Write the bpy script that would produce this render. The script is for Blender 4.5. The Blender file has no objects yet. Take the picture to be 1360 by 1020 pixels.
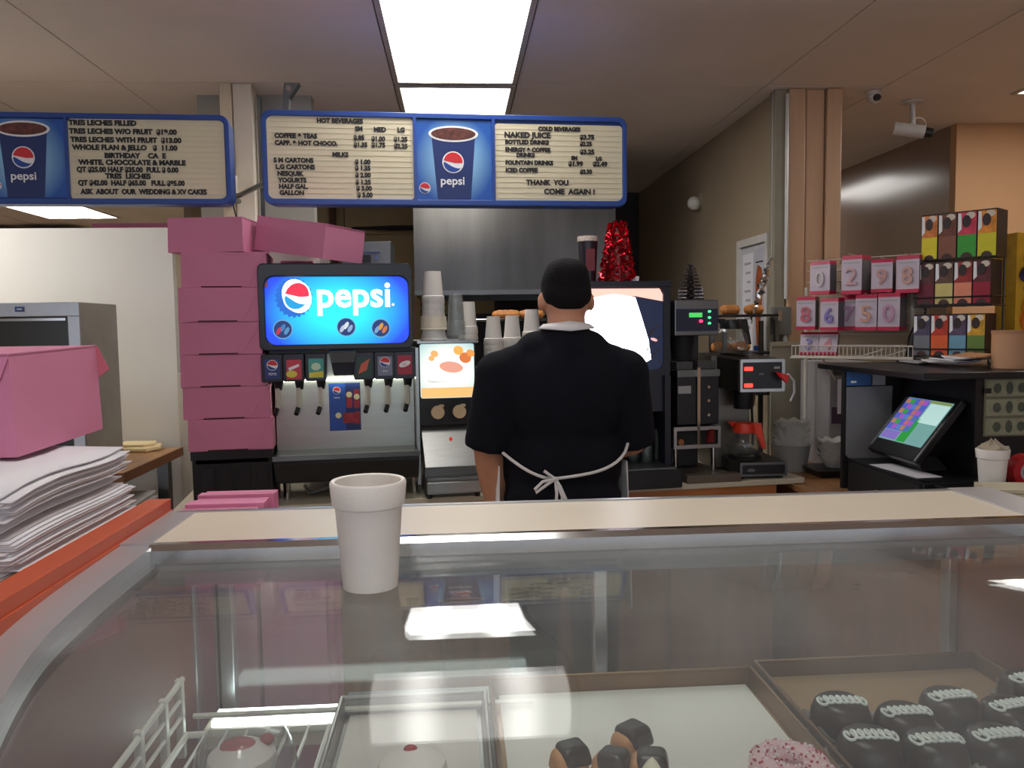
import bpy, bmesh, math, random
from mathutils import Vector, Matrix, Euler
random.seed(7)
R = math.radians
SC = bpy.context.scene
COL = SC.collection

# ------------------------------------------------------------------ camera
F = 1080.0
CAMZ = 1.5
CAM_R = Matrix.Rotation(R(-3.92), 3, 'Z') @ Matrix.Rotation(R(90 - 4.03), 3, 'X') @ Matrix.Rotation(R(-0.8), 3, 'Z')
cam_data = bpy.data.cameras.new('camera')
cam_data.sensor_width = 36.0
cam_data.lens = F / 1360.0 * 36.0
cam_data.clip_start = 0.02
cam = bpy.data.objects.new('camera', cam_data)
cam.matrix_world = Matrix.Translation((0, 0, CAMZ)) @ CAM_R.to_4x4()
COL.objects.link(cam)
SC.camera = cam

# ------------------------------------------------------------------ world, exposure
world = bpy.data.worlds.new('world')
SC.world = world
world.use_nodes = True
bg = world.node_tree.nodes['Background']
bg.inputs[0].default_value = (0.80, 0.86, 1.0, 1)
bg.inputs[1].default_value = 0.8
SC.view_settings.view_transform = 'Standard'
SC.view_settings.look = 'None'
SC.view_settings.gamma = 1.0
SC.view_settings.use_curve_mapping = False
SC.view_settings.exposure = 0.58
SC.cycles.transparent_max_bounces = 40
LAMP = 8.0          # emission of the fluorescent diffusers

# ------------------------------------------------------------------ helpers
def ray(px, py):
    d = CAM_R @ Vector(((px - 680) / F, -(py - 510) / F, -1.0))
    return d
def at(px, py, Y):                      # photo direction -> point at real depth Y
    d = ray(px, py)
    return Vector((0, 0, CAMZ)) + d * (Y / d.y)
def onz(px, py, z):                     # photo direction -> point at real height z
    d = ray(px, py)
    return Vector((0, 0, CAMZ)) + d * ((z - CAMZ) / d.z)
def cdepth(p):
    return -(CAM_R.transposed() @ (Vector(p) - Vector((0, 0, CAMZ)))).z
ROWA = R(7.0)
def rowY(px, off=0.0):                  # depth of the back counter line
    t = at(px, 435, 1.0).x
    return (2.94 + off) / (1 - t * math.tan(ROWA))

def lin(c):
    out = []
    for v in c[:3]:
        v = v / 255.0
        out.append(v / 12.92 if v <= 0.04045 else ((v + 0.055) / 1.055) ** 2.4)
    return tuple(out) + (1.0,)

MATS = {}
def M(name, col, rough=0.5, metal=0.0, var=0.08, scale=9.0, bump=0.0, coat=0.0, spec=0.5, stretch=None, bscale=None, sub=0.0):
    if name in MATS: return MATS[name]
    m = bpy.data.materials.new(name); m.use_nodes = True
    nt = m.node_tree; N = nt.nodes; L = nt.links
    b = N['Principled BSDF']
    b.inputs['Roughness'].default_value = rough
    b.inputs['Metallic'].default_value = metal
    b.inputs['Specular IOR Level'].default_value = spec
    b.inputs['Coat Weight'].default_value = coat
    if sub: b.inputs['Subsurface Weight'].default_value = sub; b.inputs['Subsurface Scale'].default_value = 0.01
    tc = N.new('ShaderNodeTexCoord'); mp = N.new('ShaderNodeMapping')
    L.new(tc.outputs['Object'], mp.inputs['Vector'])
    if stretch: mp.inputs['Scale'].default_value = stretch
    nz = N.new('ShaderNodeTexNoise'); nz.inputs['Scale'].default_value = scale
    nz.inputs['Detail'].default_value = 4
    L.new(mp.outputs[0], nz.inputs['Vector'])
    ramp = N.new('ShaderNodeValToRGB')
    c = lin(col)
    ramp.color_ramp.elements[0].position = 0.3; ramp.color_ramp.elements[1].position = 0.7
    ramp.color_ramp.elements[0].color = tuple(max(0, v * (1 - var)) for v in c[:3]) + (1,)
    ramp.color_ramp.elements[1].color = tuple(min(1, v * (1 + var)) for v in c[:3]) + (1,)
    L.new(nz.outputs[0], ramp.inputs[0]); L.new(ramp.outputs[0], b.inputs['Base Color'])
    if bump:
        bp = N.new('ShaderNodeBump'); bp.inputs['Strength'].default_value = bump; bp.inputs['Distance'].default_value = 0.004
        if bscale:
            n2 = N.new('ShaderNodeTexNoise'); n2.inputs['Scale'].default_value = bscale; L.new(mp.outputs[0], n2.inputs['Vector'])
            L.new(n2.outputs[0], bp.inputs['Height'])
        else:
            L.new(nz.outputs[0], bp.inputs['Height'])
        L.new(bp.outputs[0], b.inputs['Normal'])
    MATS[name] = m
    return m
def ME(name, col, strength=1.0, rough=0.3):            # a thing that gives off light
    if name in MATS: return MATS[name]
    m = bpy.data.materials.new(name); m.use_nodes = True
    b = m.node_tree.nodes['Principled BSDF']
    c = lin(col)
    b.inputs['Base Color'].default_value = tuple(v * 0.1 for v in c[:3]) + (1,)
    b.inputs['Roughness'].default_value = rough
    b.inputs['Emission Color'].default_value = c
    b.inputs['Emission Strength'].default_value = strength
    MATS[name] = m
    return m
def MGLASS(name, tint=(0.96, 0.98, 0.97), ior=1.5, rough=0.02, dust=0.02):
    if name in MATS: return MATS[name]
    m = bpy.data.materials.new(name); m.use_nodes = True
    nt = m.node_tree; N = nt.nodes; L = nt.links
    for n in list(N):
        if n.type == 'BSDF_PRINCIPLED': N.remove(n)
    out = [n for n in N if n.type == 'OUTPUT_MATERIAL'][0]
    tr = N.new('ShaderNodeBsdfTransparent'); tr.inputs[0].default_value = tint + (1,)
    gl = N.new('ShaderNodeBsdfGlossy'); gl.inputs['Roughness'].default_value = rough
    fr = N.new('ShaderNodeFresnel'); fr.inputs['IOR'].default_value = ior
    ge = N.new('ShaderNodeNewGeometry'); mi = N.new('ShaderNodeMapRange')   # the same Fresnel on both faces of the pane
    mi.inputs[3].default_value = ior; mi.inputs[4].default_value = 1.0 / ior
    L.new(ge.outputs['Backfacing'], mi.inputs[0]); L.new(mi.outputs[0], fr.inputs['IOR'])
    mx = N.new('ShaderNodeMixShader')
    L.new(fr.outputs[0], mx.inputs[0]); L.new(tr.outputs[0], mx.inputs[1]); L.new(gl.outputs[0], mx.inputs[2])
    last = mx
    if dust:
        df = N.new('ShaderNodeBsdfDiffuse'); df.inputs[0].default_value = (0.75, 0.77, 0.78, 1)
        nz = N.new('ShaderNodeTexNoise'); nz.inputs['Scale'].default_value = 5; nz.inputs['Detail'].default_value = 6
        tc = N.new('ShaderNodeTexCoord'); mp = N.new('ShaderNodeMapping'); mp.inputs['Scale'].default_value = (1, 0.35, 1)
        L.new(tc.outputs['Object'], mp.inputs[0]); L.new(mp.outputs[0], nz.inputs['Vector'])
        mr = N.new('ShaderNodeMapRange'); mr.inputs[1].default_value = 0.35; mr.inputs[2].default_value = 0.75
        mr.inputs[3].default_value = dust * 0.5; mr.inputs[4].default_value = dust * 2.2
        L.new(nz.outputs[0], mr.inputs[0])
        m2 = N.new('ShaderNodeMixShader'); L.new(mr.outputs[0], m2.inputs[0])
        L.new(mx.outputs[0], m2.inputs[1]); L.new(df.outputs[0], m2.inputs[2]); last = m2
    L.new(last.outputs[0], out.inputs[0])
    MATS[name] = m
    return m

def setp(o, label=None, cat=None, group=None, kind=None):
    if label: o['label'] = label
    if cat: o['category'] = cat
    if group: o['group'] = group
    if kind: o['kind'] = kind
    return o
def thing(name, label, cat, loc=(0, 0, 0), rz=0.0, group=None):
    o = bpy.data.objects.new(name, None); o.empty_display_size = 0.05
    COL.objects.link(o); o.location = loc; o.rotation_euler = (0, 0, rz)
    return setp(o, label, cat, group)
def copy_tree(o, parent=None):
    c = o.copy(); COL.objects.link(c); c.parent = parent
    for ch in list(o.children): copy_tree(ch, c)
    return c

class MB:
    """collects closed shapes for ONE mesh"""
    def __init__(s): s.v = []; s.f = []; s.m = Matrix.Identity(4)
    def at(s, loc=(0, 0, 0), rot=(0, 0, 0)):
        s.m = Matrix.Translation(loc) @ Euler(rot).to_matrix().to_4x4(); return s
    def add(s, vs, fs):
        n = len(s.v); s.v += [s.m @ Vector(v) for v in vs]; s.f += [tuple(i + n for i in f) for f in fs]; return s
    def box(s, x0, x1, y0, y1, z0, z1):
        vs = [(x, y, z) for z in (z0, z1) for y in (y0, y1) for x in (x0, x1)]
        return s.add(vs, [(0, 2, 3, 1), (4, 5, 7, 6), (0, 1, 5, 4), (2, 6, 7, 3), (0, 4, 6, 2), (1, 3, 7, 5)])
    def hexa(s, b, t):                     # 4 bottom points, 4 top points (ccw from above)
        return s.add(list(b) + list(t), [(3, 2, 1, 0), (4, 5, 6, 7), (0, 1, 5, 4), (1, 2, 6, 5), (2, 3, 7, 6), (3, 0, 4, 7)])
    def prism(s, poly, a0, a1, axis='y'):  # polygon (u,w); axis y: (x,z); x: (y,z); z: (x,y)
        n = len(poly)
        def P(u, w, a): return {'y': (u, a, w), 'x': (a, u, w), 'z': (u, w, a)}[axis]
        vs = [P(u, w, a0) for u, w in poly] + [P(u, w, a1) for u, w in poly]
        fs = [tuple(range(n)), tuple(range(2 * n - 1, n - 1, -1))] + [(i, i + n, (i + 1) % n + n, (i + 1) % n) for i in range(n)]
        return s.add(vs, fs)
    def cyl(s, p0, p1, r0, r1=None, n=16):
        r1 = r0 if r1 is None else r1
        p0, p1 = Vector(p0), Vector(p1); d = (p1 - p0).normalized()
        a = d.orthogonal().normalized(); b = d.cross(a)
        vs = [p0 + (a * math.cos(2 * math.pi * i / n) + b * math.sin(2 * math.pi * i / n)) * r0 for i in range(n)]
        vs += [p1 + (a * math.cos(2 * math.pi * i / n) + b * math.sin(2 * math.pi * i / n)) * r1 for i in range(n)]
        return s.add(vs, [tuple(range(n - 1, -1, -1)), tuple(range(n, 2 * n))] + [(i, (i + 1) % n, (i + 1) % n + n, i + n) for i in range(n)])
    def tube(s, pts, r, n=8, closed=False):
        pts = [Vector(p) for p in pts]; k = len(pts); vs = []; fs = []
        rr = r if isinstance(r, (list, tuple)) else [r] * k
        up = None
        for i, p in enumerate(pts):
            d = (pts[(i + 1) % k if closed else min(i + 1, k - 1)] - pts[(i - 1) % k if closed else max(i - 1, 0)]).normalized()
            if up is None: up = d.orthogonal().normalized()
            up = (up - d * up.dot(d)); up = up.normalized() if up.length > 1e-6 else d.orthogonal().normalized()
            b = d.cross(up)
            vs += [p + (up * math.cos(2 * math.pi * j / n) + b * math.sin(2 * math.pi * j / n)) * rr[i] for j in range(n)]
        for i in range(k if closed else k - 1):
            for j in range(n):
                a, c = i * n, ((i + 1) % k) * n
                fs.append((a + j, a + (j + 1) % n, c + (j + 1) % n, c + j))
        if not closed: fs += [tuple(range(n - 1, -1, -1)), tuple(range((k - 1) * n, k * n))]
        return s.add(vs, fs)
    def lathe(s, prof, n=24, c=(0, 0, 0), closed=False):   # prof: (r,z)
        vs = []; fs = []; k = len(prof)
        for r, z in prof:
            vs += [(c[0] + r * math.cos(2 * math.pi * j / n), c[1] + r * math.sin(2 * math.pi * j / n), c[2] + z) for j in range(n)]
        for i in range(k if closed else k - 1):
            for j in range(n):
                a, b = i * n, ((i + 1) % k) * n
                fs.append((a + j, a + (j + 1) % n, b + (j + 1) % n, b + j))
        if not closed: fs += [tuple(range(n - 1, -1, -1)), tuple(range((k - 1) * n, k * n))]
        return s.add(vs, fs)
    def ball(s, c, rad, nu=16, nv=10, rot=None):
        rx, ry, rz = rad if isinstance(rad, (tuple, list)) else (rad,) * 3
        vs = []; fs = []
        for i in range(1, nv):
            a = math.pi * i / nv
            for j in range(nu):
                b = 2 * math.pi * j / nu
                vs.append(Vector((rx * math.sin(a) * math.cos(b), ry * math.sin(a) * math.sin(b), rz * math.cos(a))))
        vs += [Vector((0, 0, rz)), Vector((0, 0, -rz))]
        if rot: e = Euler(rot).to_matrix(); vs = [e @ v for v in vs]
        vs = [v + Vector(c) for v in vs]
        for i in range(nv - 2):
            for j in range(nu):
                fs.append((i * nu + j, (i + 1) * nu + j, (i + 1) * nu + (j + 1) % nu, i * nu + (j + 1) % nu))
        T = (nv - 1) * nu
        for j in range(nu):
            fs.append((T, j, (j + 1) % nu)); fs.append((T + 1, (nv - 2) * nu + (j + 1) % nu, (nv - 2) * nu + j))
        return s.add(vs, fs)
    def cap(s, p0, p1, r0, r1, n=14):      # capsule with two radii
        s.cyl(p0, p1, r0, r1, n); s.ball(p0, r0, n, 8); s.ball(p1, r1, n, 8); return s
    def flat(s, poly, y, t=0.0008):        # printed shape in the xz plane, facing -y
        return s.prism(poly, y - t, y, 'y')
    def build(s, name, mat, parent=None, smooth=False, bevel=0.0, loc=None, rot=None, seg=2):
        me = bpy.data.meshes.new(name)
        me.from_pydata([tuple(v) for v in s.v], [], s.f)
        bm = bmesh.new(); bm.from_mesh(me); bmesh.ops.recalc_face_normals(bm, faces=bm.faces); bm.to_mesh(me); bm.free()
        me.materials.append(mat)
        if smooth:
            for p in me.polygons: p.use_smooth = True
            try: me.set_sharp_from_angle(angle=R(40))
            except Exception: pass
        o = bpy.data.objects.new(name, me); COL.objects.link(o)
        if parent: o.parent = parent
        if loc is not None: o.location = loc
        if rot is not None: o.rotation_euler = rot
        if bevel:
            b = o.modifiers.new('bevel', 'BEVEL'); b.width = bevel; b.segments = seg; b.limit_method = 'ANGLE'; b.angle_limit = R(50)
        return o

def rrect(x0, x1, z0, z1, r, n=5):
    pts = []
    for cx, cz, a0 in ((x1 - r, z1 - r, 0), (x0 + r, z1 - r, 90), (x0 + r, z0 + r, 180), (x1 - r, z0 + r, 270)):
        for i in range(n + 1):
            a = R(a0 + 90 * i / n); pts.append((cx + r * math.cos(a), cz + r * math.sin(a)))
    return pts
def ellipse(cx, cz, rx, rz, n=28, tilt=0.0):
    c, s_ = math.cos(tilt), math.sin(tilt)
    out = []
    for i in range(n):
        a = 2 * math.pi * i / n; x, z = rx * math.cos(a), rz * math.sin(a)
        out.append((cx + x * c - z * s_, cz + x * s_ + z * c))
    return out
def ringmesh(mb, outer, inner, y0, y1):     # frame: outer/inner loops of equal length in xz
    n = len(outer)
    vs = [(x, y0, z) for x, z in outer] + [(x, y0, z) for x, z in inner] + [(x, y1, z) for x, z in outer] + [(x, y1, z) for x, z in inner]
    fs = []
    for i in range(n):
        j = (i + 1) % n
        fs += [(i, j, n + j, n + i), (2 * n + j, 2 * n + i, 3 * n + i, 3 * n + j), (j, i, 2 * n + i, 2 * n + j), (n + i, n + j, 3 * n + j, 3 * n + i)]
    return mb.add(vs, fs)

TEXTS = []
def text(s, size, loc, mat, parent, name='lettering', align='LEFT', xs=1.0, bold=0.0, rot=(math.pi / 2, 0, 0), ext=0.0006, shear=0.0):
    cu = bpy.data.curves.new(name, 'FONT'); cu.body = s; cu.size = size; cu.align_x = align; cu.offset = bold
    cu.extrude = ext; cu.resolution_u = 3; cu.shear = shear
    o = bpy.data.objects.new(name, cu); COL.objects.link(o); o.parent = parent
    o.location = loc; o.rotation_euler = rot; o.scale = (xs, 1, 1); cu.materials.append(mat)
    TEXTS.append(o); return o
def flush_texts():
    bpy.context.view_layer.update()
    dg = bpy.context.evaluated_depsgraph_get()
    for o in TEXTS:
        me = bpy.data.meshes.new_from_object(o.evaluated_get(dg)); nm = o.name.split('.')[0]
        par, loc, rot, sca, mat = o.parent, o.location.copy(), o.rotation_euler.copy(), o.scale.copy(), o.data.materials[0]
        cu = o.data; bpy.data.objects.remove(o); bpy.data.curves.remove(cu)
        me.name = nm
        if not me.materials: me.materials.append(mat)
        n = bpy.data.objects.new(nm, me); COL.objects.link(n); n.parent = par
        n.location = loc; n.rotation_euler = rot; n.scale = sca
    TEXTS.clear()

class Px:
    """local frame of an object: front centre base point seen at (pc,pb) at depth Y; photo measures -> metres"""
    def __init__(s, pc, pb, Y, rz=0.0):
        s.o = at(pc, pb, Y); s.pc, s.pb = pc, pb; s.k = cdepth(s.o) / F; s.rz = rz
    def x(s, px): return (px - s.pc) * s.k
    def z(s, py): return (s.pb - py) * s.k
    def xs(s, *p): return [s.x(v) for v in p]

# ------------------------------------------------------------------ materials
white_panel = M('white_panel_paint', (214, 212, 204), 0.45, var=0.02, scale=3)
ceil_m = M('ceiling_board', (228, 216, 206), 0.75, var=0.05, scale=2.0, bump=0.15, bscale=60)
ceil_back = M('ceiling_gap', (70, 60, 52), 0.9)
tan_paint = M('tan_wall_paint', (166, 150, 126), 0.7, var=0.04, scale=3)
gloss_paint = M('gloss_taupe_paint', (140, 118, 104), 0.19, var=0.03, scale=2, spec=0.6)
orange_paint = M('orange_wall_paint', (192, 148, 106), 0.7, var=0.03, scale=3)
peach_paint = M('peach_post_paint', (196, 160, 128), 0.4, var=0.05, scale=6, stretch=(6, 6, 0.6))
steel = M('brushed_steel', (176, 178, 176), 0.3, 1.0, var=0.07, scale=14, stretch=(1, 1, 12))
steel_dk = M('dull_steel', (120, 122, 122), 0.38, 1.0, var=0.12, scale=8)
chrome = M('chrome', (205, 205, 205), 0.12, 1.0, var=0.03)
alu = M('aluminium', (190, 192, 196), 0.3, 0.85, var=0.05, scale=20)
black = M('black_plastic', (22, 23, 26), 0.35, var=0.15, scale=12)
black_m = M('matt_black', (18, 18, 20), 0.7, var=0.2)
navy = M('navy_black_plastic', (24, 28, 42), 0.3, var=0.1)
pink = M('pink_cardboard', (202, 124, 156), 0.7, var=0.05, scale=5, bump=0.05, bscale=90)
pink_in = M('pink_cardboard_fold', (210, 130, 166), 0.7, var=0.04)
foam = M('white_foam', (226, 222, 216), 0.6, var=0.015, scale=30, bump=0.08, bscale=220, sub=0.05)
paper = M('white_paper', (226, 224, 230), 0.7, var=0.03, scale=6)
paper_g = M('grey_paper', (165, 165, 165), 0.7, var=0.06, scale=6)
laminate = M('beige_laminate', (216, 205, 186), 0.35, var=0.03, scale=5)
cream_lam = M('cream_laminate', (196, 188, 166), 0.4, var=0.04, scale=5)
wood = M('wood_laminate', (168, 122, 80), 0.35, var=0.22, scale=5, stretch=(6, 1, 1))
wood_br = M('brown_wood_front', (140, 86, 52), 0.45, var=0.2, scale=4, stretch=(6, 6, 0.7))
orange_lam = M('orange_laminate', (190, 84, 50), 0.45, var=0.06, scale=7)
blue_frame = M('blue_sign_frame', (34, 70, 146), 0.35, var=0.05)
cream_board = M('cream_letter_board', (214, 206, 178), 0.5, var=0.02, scale=3)
ink = M('black_letter', (26, 24, 28), 0.5, var=0.02)
p_white = M('print_white', (232, 234, 236), 0.45, var=0.01)
p_red = M('print_red', (205, 36, 48), 0.45, var=0.02)
p_blue = M('print_blue', (20, 66, 150), 0.45, var=0.04)
p_dblue = M('print_dark_blue', (20, 44, 104), 0.45, var=0.1, scale=4)
p_cola = M('print_cola', (92, 44, 36), 0.45, var=0.5, scale=60)
p_cyan = M('print_cyan', (120, 180, 220), 0.45, var=0.05)
skin = M('skin', (196, 140, 112), 0.5, var=0.06, scale=12, sub=0.08)
# ------------------------------------------------------------------ the room
CH = 2.65
def struct(o): o['kind'] = 'structure'; return o
floor_m = M('floor_tile', (170, 156, 140), 0.4, var=0.1, scale=3)
struct(MB().box(-5.6, 4.6, -5, 9.4, -0.05, 0).build('floor', floor_m))
ceiling = struct(MB().box(-5.6, 4.6, -5, 9.4, CH + 0.012, CH + 0.07).build('ceiling', ceil_back))
lights = [  # x0,x1,y0,y1,label
    (-0.255, 0.30, 2.70, 3.925, 'bright fluorescent ceiling light above the middle menu sign, nearest in view'),
    (-0.255, 0.30, 0.18, 1.40, 'fluorescent ceiling light above the glass display case, just overhead'),
    (-0.255, 0.30, 3.985, 5.20, 'fluorescent ceiling light half hidden behind the top of the middle menu sign'),
    (-4.05, -3.36, 7.2, 8.55, 'fluorescent ceiling light over the kitchen, seen below the left menu sign'),
    (1.95, 2.55, 6.3, 7.5, 'fluorescent ceiling light hidden behind the kitchen wall, mirrored on the glossy wall'),
    (2.86, 3.46, 2.82, 4.05, 'fluorescent ceiling light at the right edge, over the orange wall'),
    (-3.15, -2.55, 2.6, 3.82, 'fluorescent ceiling light over the left end of the shop counter'),
    (-0.6, 0.0, -2.9, -1.7, 'fluorescent ceiling light over the customer side of the shop'),
]
XJ = [-5.6, -4.4, -3.2, -2.24, -1.53, -0.27, 0.315, 1.53, 2.13, 3.35, 4.6]
YJ = [-5, -2.4, 0.05, 1.41, 2.6825, 3.955, 5.215, 6.6, 8.0, 9.4]
def pieces(x0, x1, y0, y1, holes):
    out = [(x0, x1, y0, y1)]
    for hx0, hx1, hy0, hy1 in holes:
        nxt = []
        for a0, a1, b0, b1 in out:
            if hx0 >= a1 or hx1 <= a0 or hy0 >= b1 or hy1 <= b0: nxt.append((a0, a1, b0, b1)); continue
            if hx0 > a0: nxt.append((a0, hx0, b0, b1))
            if hx1 < a1: nxt.append((hx1, a1, b0, b1))
            m0, m1 = max(a0, hx0), min(a1, hx1)
            if hy0 > b0: nxt.append((m0, m1, b0, hy0))
            if hy1 < b1: nxt.append((m0, m1, hy1, b1))
        out = nxt
    return out
holes = [(l[0] - .012, l[1] + .012, l[2] - .012, l[3] + .012) for l in lights]
for i in range(len(XJ) - 1):
    for j in range(len(YJ) - 1):
        ps = pieces(XJ[i], XJ[i + 1], YJ[j], YJ[j + 1], holes)
        mb = MB(); dz = random.uniform(0, 0.003)
        for a0, a1, b0, b1 in ps:
            if a1 - a0 > 0.03 and b1 - b0 > 0.03:
                mb.box(a0 + (.003 if a0 == XJ[i] else 0), a1 - (.003 if a1 == XJ[i + 1] else 0), b0 + (.003 if b0 == YJ[j] else 0), b1 - (.003 if b1 == YJ[j + 1] else 0), CH + dz, CH + .012)
        if mb.v: mb.build('ceiling_panel', ceil_m, ceiling)
def lamp_mat(LAMP=LAMP):
    m = bpy.data.materials.new('lamp_diffuser'); m.use_nodes = True
    nt = m.node_tree; N = nt.nodes; L = nt.links; b = N['Principled BSDF']
    tc = N.new('ShaderNodeTexCoord'); sx = N.new('ShaderNodeSeparateXYZ'); L.new(tc.outputs['Object'], sx.inputs[0])
    ab = N.new('ShaderNodeMath'); ab.operation = 'ABSOLUTE'; L.new(sx.outputs[0], ab.inputs[0])
    sb = N.new('ShaderNodeMath'); sb.operation = 'SUBTRACT'; L.new(ab.outputs[0], sb.inputs[0]); sb.inputs[1].default_value = 0.135
    a2 = N.new('ShaderNodeMath'); a2.operation = 'ABSOLUTE'; L.new(sb.outputs[0], a2.inputs[0])
    mr = N.new('ShaderNodeMapRange'); mr.interpolation_type = 'SMOOTHSTEP'
    mr.inputs[1].default_value = 0.0; mr.inputs[2].default_value = 0.085; mr.inputs[3].default_value = LAMP * 1.9; mr.inputs[4].default_value = LAMP * 0.62
    L.new(a2.outputs[0], mr.inputs[0]); L.new(mr.outputs[0], b.inputs['Emission Strength'])
    b.inputs['Emission Color'].default_value = (1.0, 0.97, 0.93, 1); b.inputs['Base Color'].default_value = (.8, .8, .8, 1)
    return m
diff_m = lamp_mat(); diff_dim = lamp_mat(LAMP * .52); diff_low = lamp_mat(LAMP * .26); diff_mid = lamp_mat(LAMP * .75); diff_hi = lamp_mat(LAMP * 2.1)
lamp_fr = M('lamp_frame_enamel', (196, 186, 172), 0.4, var=0.03)
for x0, x1, y0, y1, lab in lights:
    t = thing('ceiling_light', lab, 'ceiling light', ((x0 + x1) / 2, (y0 + y1) / 2, CH - 0.006), 0, 'fluorescent ceiling lights')
    w, d = (x1 - x0) / 2, (y1 - y0) / 2
    fr = MB(); fr.box(-w - .01, -w + .012, -d - .01, d + .01, 0, .016).box(w - .012, w + .01, -d - .01, d + .01, 0, .016)
    fr.box(-w + .012, w - .012, -d - .01, -d + .012, 0, .016).box(-w + .012, w - .012, d - .012, d + .01, 0, .016)
    fr.build('frame', lamp_fr, t)
    MB().box(-w + .012, w - .012, -d + .012, d - .012, .004, .012).build('diffuser', diff_dim if 0 < y0 < 1 else diff_low if y0 == 3.985 else diff_dim if y0 == 6.3 else diff_mid if x0 == 2.86 else diff_hi if x0 == -3.15 else diff_m, t)

struct(MB().box(-5.66, -5.6, -5, 9.4, 0, CH + .01).build('wall_left', tan_paint))
struct(MB().box(-5.6, -2.2, 9.4, 9.46, 0, CH + .01).build('wall_back', tan_paint))
struct(MB().box(-2.26, -2.2, 7.1, 9.4, 0, CH + .01).build('wall_recess', tan_paint))
wk = struct(MB().box(-2.2, 1.62, 7.1, 7.16, 0, CH + .01).build('wall_kitchen', M('kitchen_wall_backing', (66, 58, 46), 0.8)))
tile_k = M('kitchen_wall_panel', (158, 136, 96), 0.5, var=0.06, scale=4)
dark_tile = M('kitchen_wall_panel_dark', (58, 54, 50), 0.6, var=0.15, scale=3)  # darker panel colour for the right-hand columns
for i in range(6):
    for z0, z1 in ((0.0, 1.2), (1.205, 1.93), (1.935, 2.3), (2.305, 2.64)):
        xa = -2.2 + i * 0.6366
        MB().box(xa + .004, xa + .6326, 7.085, 7.1, z0, z1).build('wall_panel', tile_k if i < 4 else dark_tile, wk)
struct(MB().box(1.62, 1.68, 4.08, 8.26, 0, CH + .01).build('wall_kitchen_right', tan_paint))
struct(MB().box(2.95, 3.01, 4.72, 8.2, 0, CH + .01).build('wall_corridor', gloss_paint))
struct(MB().box(1.68, 2.95, 8.2, 8.26, 0, CH + .01).build('wall_corridor_end', gloss_paint))
struct(MB().box(2.95, 4.6, 4.66, 4.72, 0, CH + .01).build('wall_orange', orange_paint))
struct(MB().box(4.6, 4.66, -5, 4.72, 0, CH + .01).build('wall_right', orange_paint))
struct(MB().box(1.94, 2.95, 4.02, 4.08, 0, 1.32).build('wall_low', M('grey_tan_low_wall', (150, 138, 118), 0.6, var=0.08)))
sp_ = thing('splash_board', 'grey board standing behind the coffee filters at the foot of the peach post', 'board', (1.85, 3.805, 0))
MB().box(-.34, .36, 0, .02, 0, 1.41).build('panel', M('splash_board_grey', (138, 132, 116), .55, var=.14, scale=5), sp_)
MB().box(-.34, .36, -.006, 0, 1.39, 1.41).build('top_strip', M('splash_strip', (160, 150, 130), .5), sp_)
grey_soffit = M('grey_soffit_paint', (150, 146, 138), 0.6, var=0.03, scale=3)
struct(MB().box(-1.24, -0.69, 4.16, 4.24, 1.93, CH + .01).build('wall_soffit', grey_soffit))

# white partition board at the left
pt = thing('partition', 'tall white partition board behind the left menu sign and steel warming cabinet', 'partition', (-2.4, 4.03, 0))
MB().box(-1.6, 1.055, 0, .05, 0, 1.995).build('board', white_panel, pt)
MB().box(1.055, 1.10, -.005, .055, 0, 1.30).build('edge_post', M('post_beige', (190, 184, 168), 0.5), pt)

# posts
c = thing('post', 'cream wooden post between the two menu signs, cable running down it', 'post', (-1.0, 4.0, 0))
post_m = M('cream_post_paint', (206, 188, 160), 0.45, var=0.05, scale=5, stretch=(5, 5, .5))
MB().box(-.075, -.022, -.05, .06, 0, CH).build('board', post_m, c, bevel=.004)
MB().box(-.018, .07, -.04, .06, 0, CH).build('board', M('pale_post_paint', (212, 200, 182), 0.45, var=0.05), c, bevel=.004)
MB().box(-.05, -.005, -.085, -.045, 2.14, 2.22).build('outlet_box', M('outlet_ivory', (206, 198, 180), 0.4), c, bevel=.003)
MB().box(-.035, -.018, -.105, -.085, 2.17, 2.2).build('plug', black, c, bevel=.003)
MB().tube([(-.026, -.1, 2.18), (-.02, -.105, 2.1), (0.0, -.1, 2.0), (.03, -.1, 1.86), (.05, -.1, 1.7), (.05, -.09, 1.5)], .004, 6).build('cable', black_m, c, smooth=True)
MB().box(.085, .1, 0.0, .03, 1.0, 2.6).build('perforated_strip', steel_dk, c)
c = thing('post', 'peach painted wooden post beside the candle rack, conduit along its left edge', 'post', (1.80, 4.0, 0))
MB().box(-.14, -.055, -.02, .07, 0, CH).build('board', peach_paint, c, bevel=.008)
MB().box(-.05, .045, -.01, .07, 0, CH).build('board', peach_paint, c, bevel=.008)
MB().box(.05, .125, -.03, .07, 0, CH).build('board', peach_paint, c, bevel=.008)
MB().box(-.205, -.145, .0, .07, 0, CH).build('board', M('grey_green_post', (148, 142, 124), 0.6), c, bevel=.004)
MB().tube([(-.155, -.03, 2.62), (-.155, -.03, 1.62)], .009, 8).build('conduit', M('conduit_grey', (200, 200, 196), 0.35, 0.3), c, smooth=True)
MB().tube([(-.155, -.03, 1.46), (-.155, -.03, 0.9)], .012, 8).build('conduit', M('conduit_grey', (200, 200, 196), 0.35, 0.3), c, smooth=True)
MB().box(-.225, -.135, -.06, -.005, 1.44, 1.58).build('switch_box', M('switch_grey', (118, 120, 118), 0.5), c, bevel=.004)
MB().box(-.21, -.19, -.07, -.06, 1.51, 1.56).build('switch_lever', chrome, c)

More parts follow.
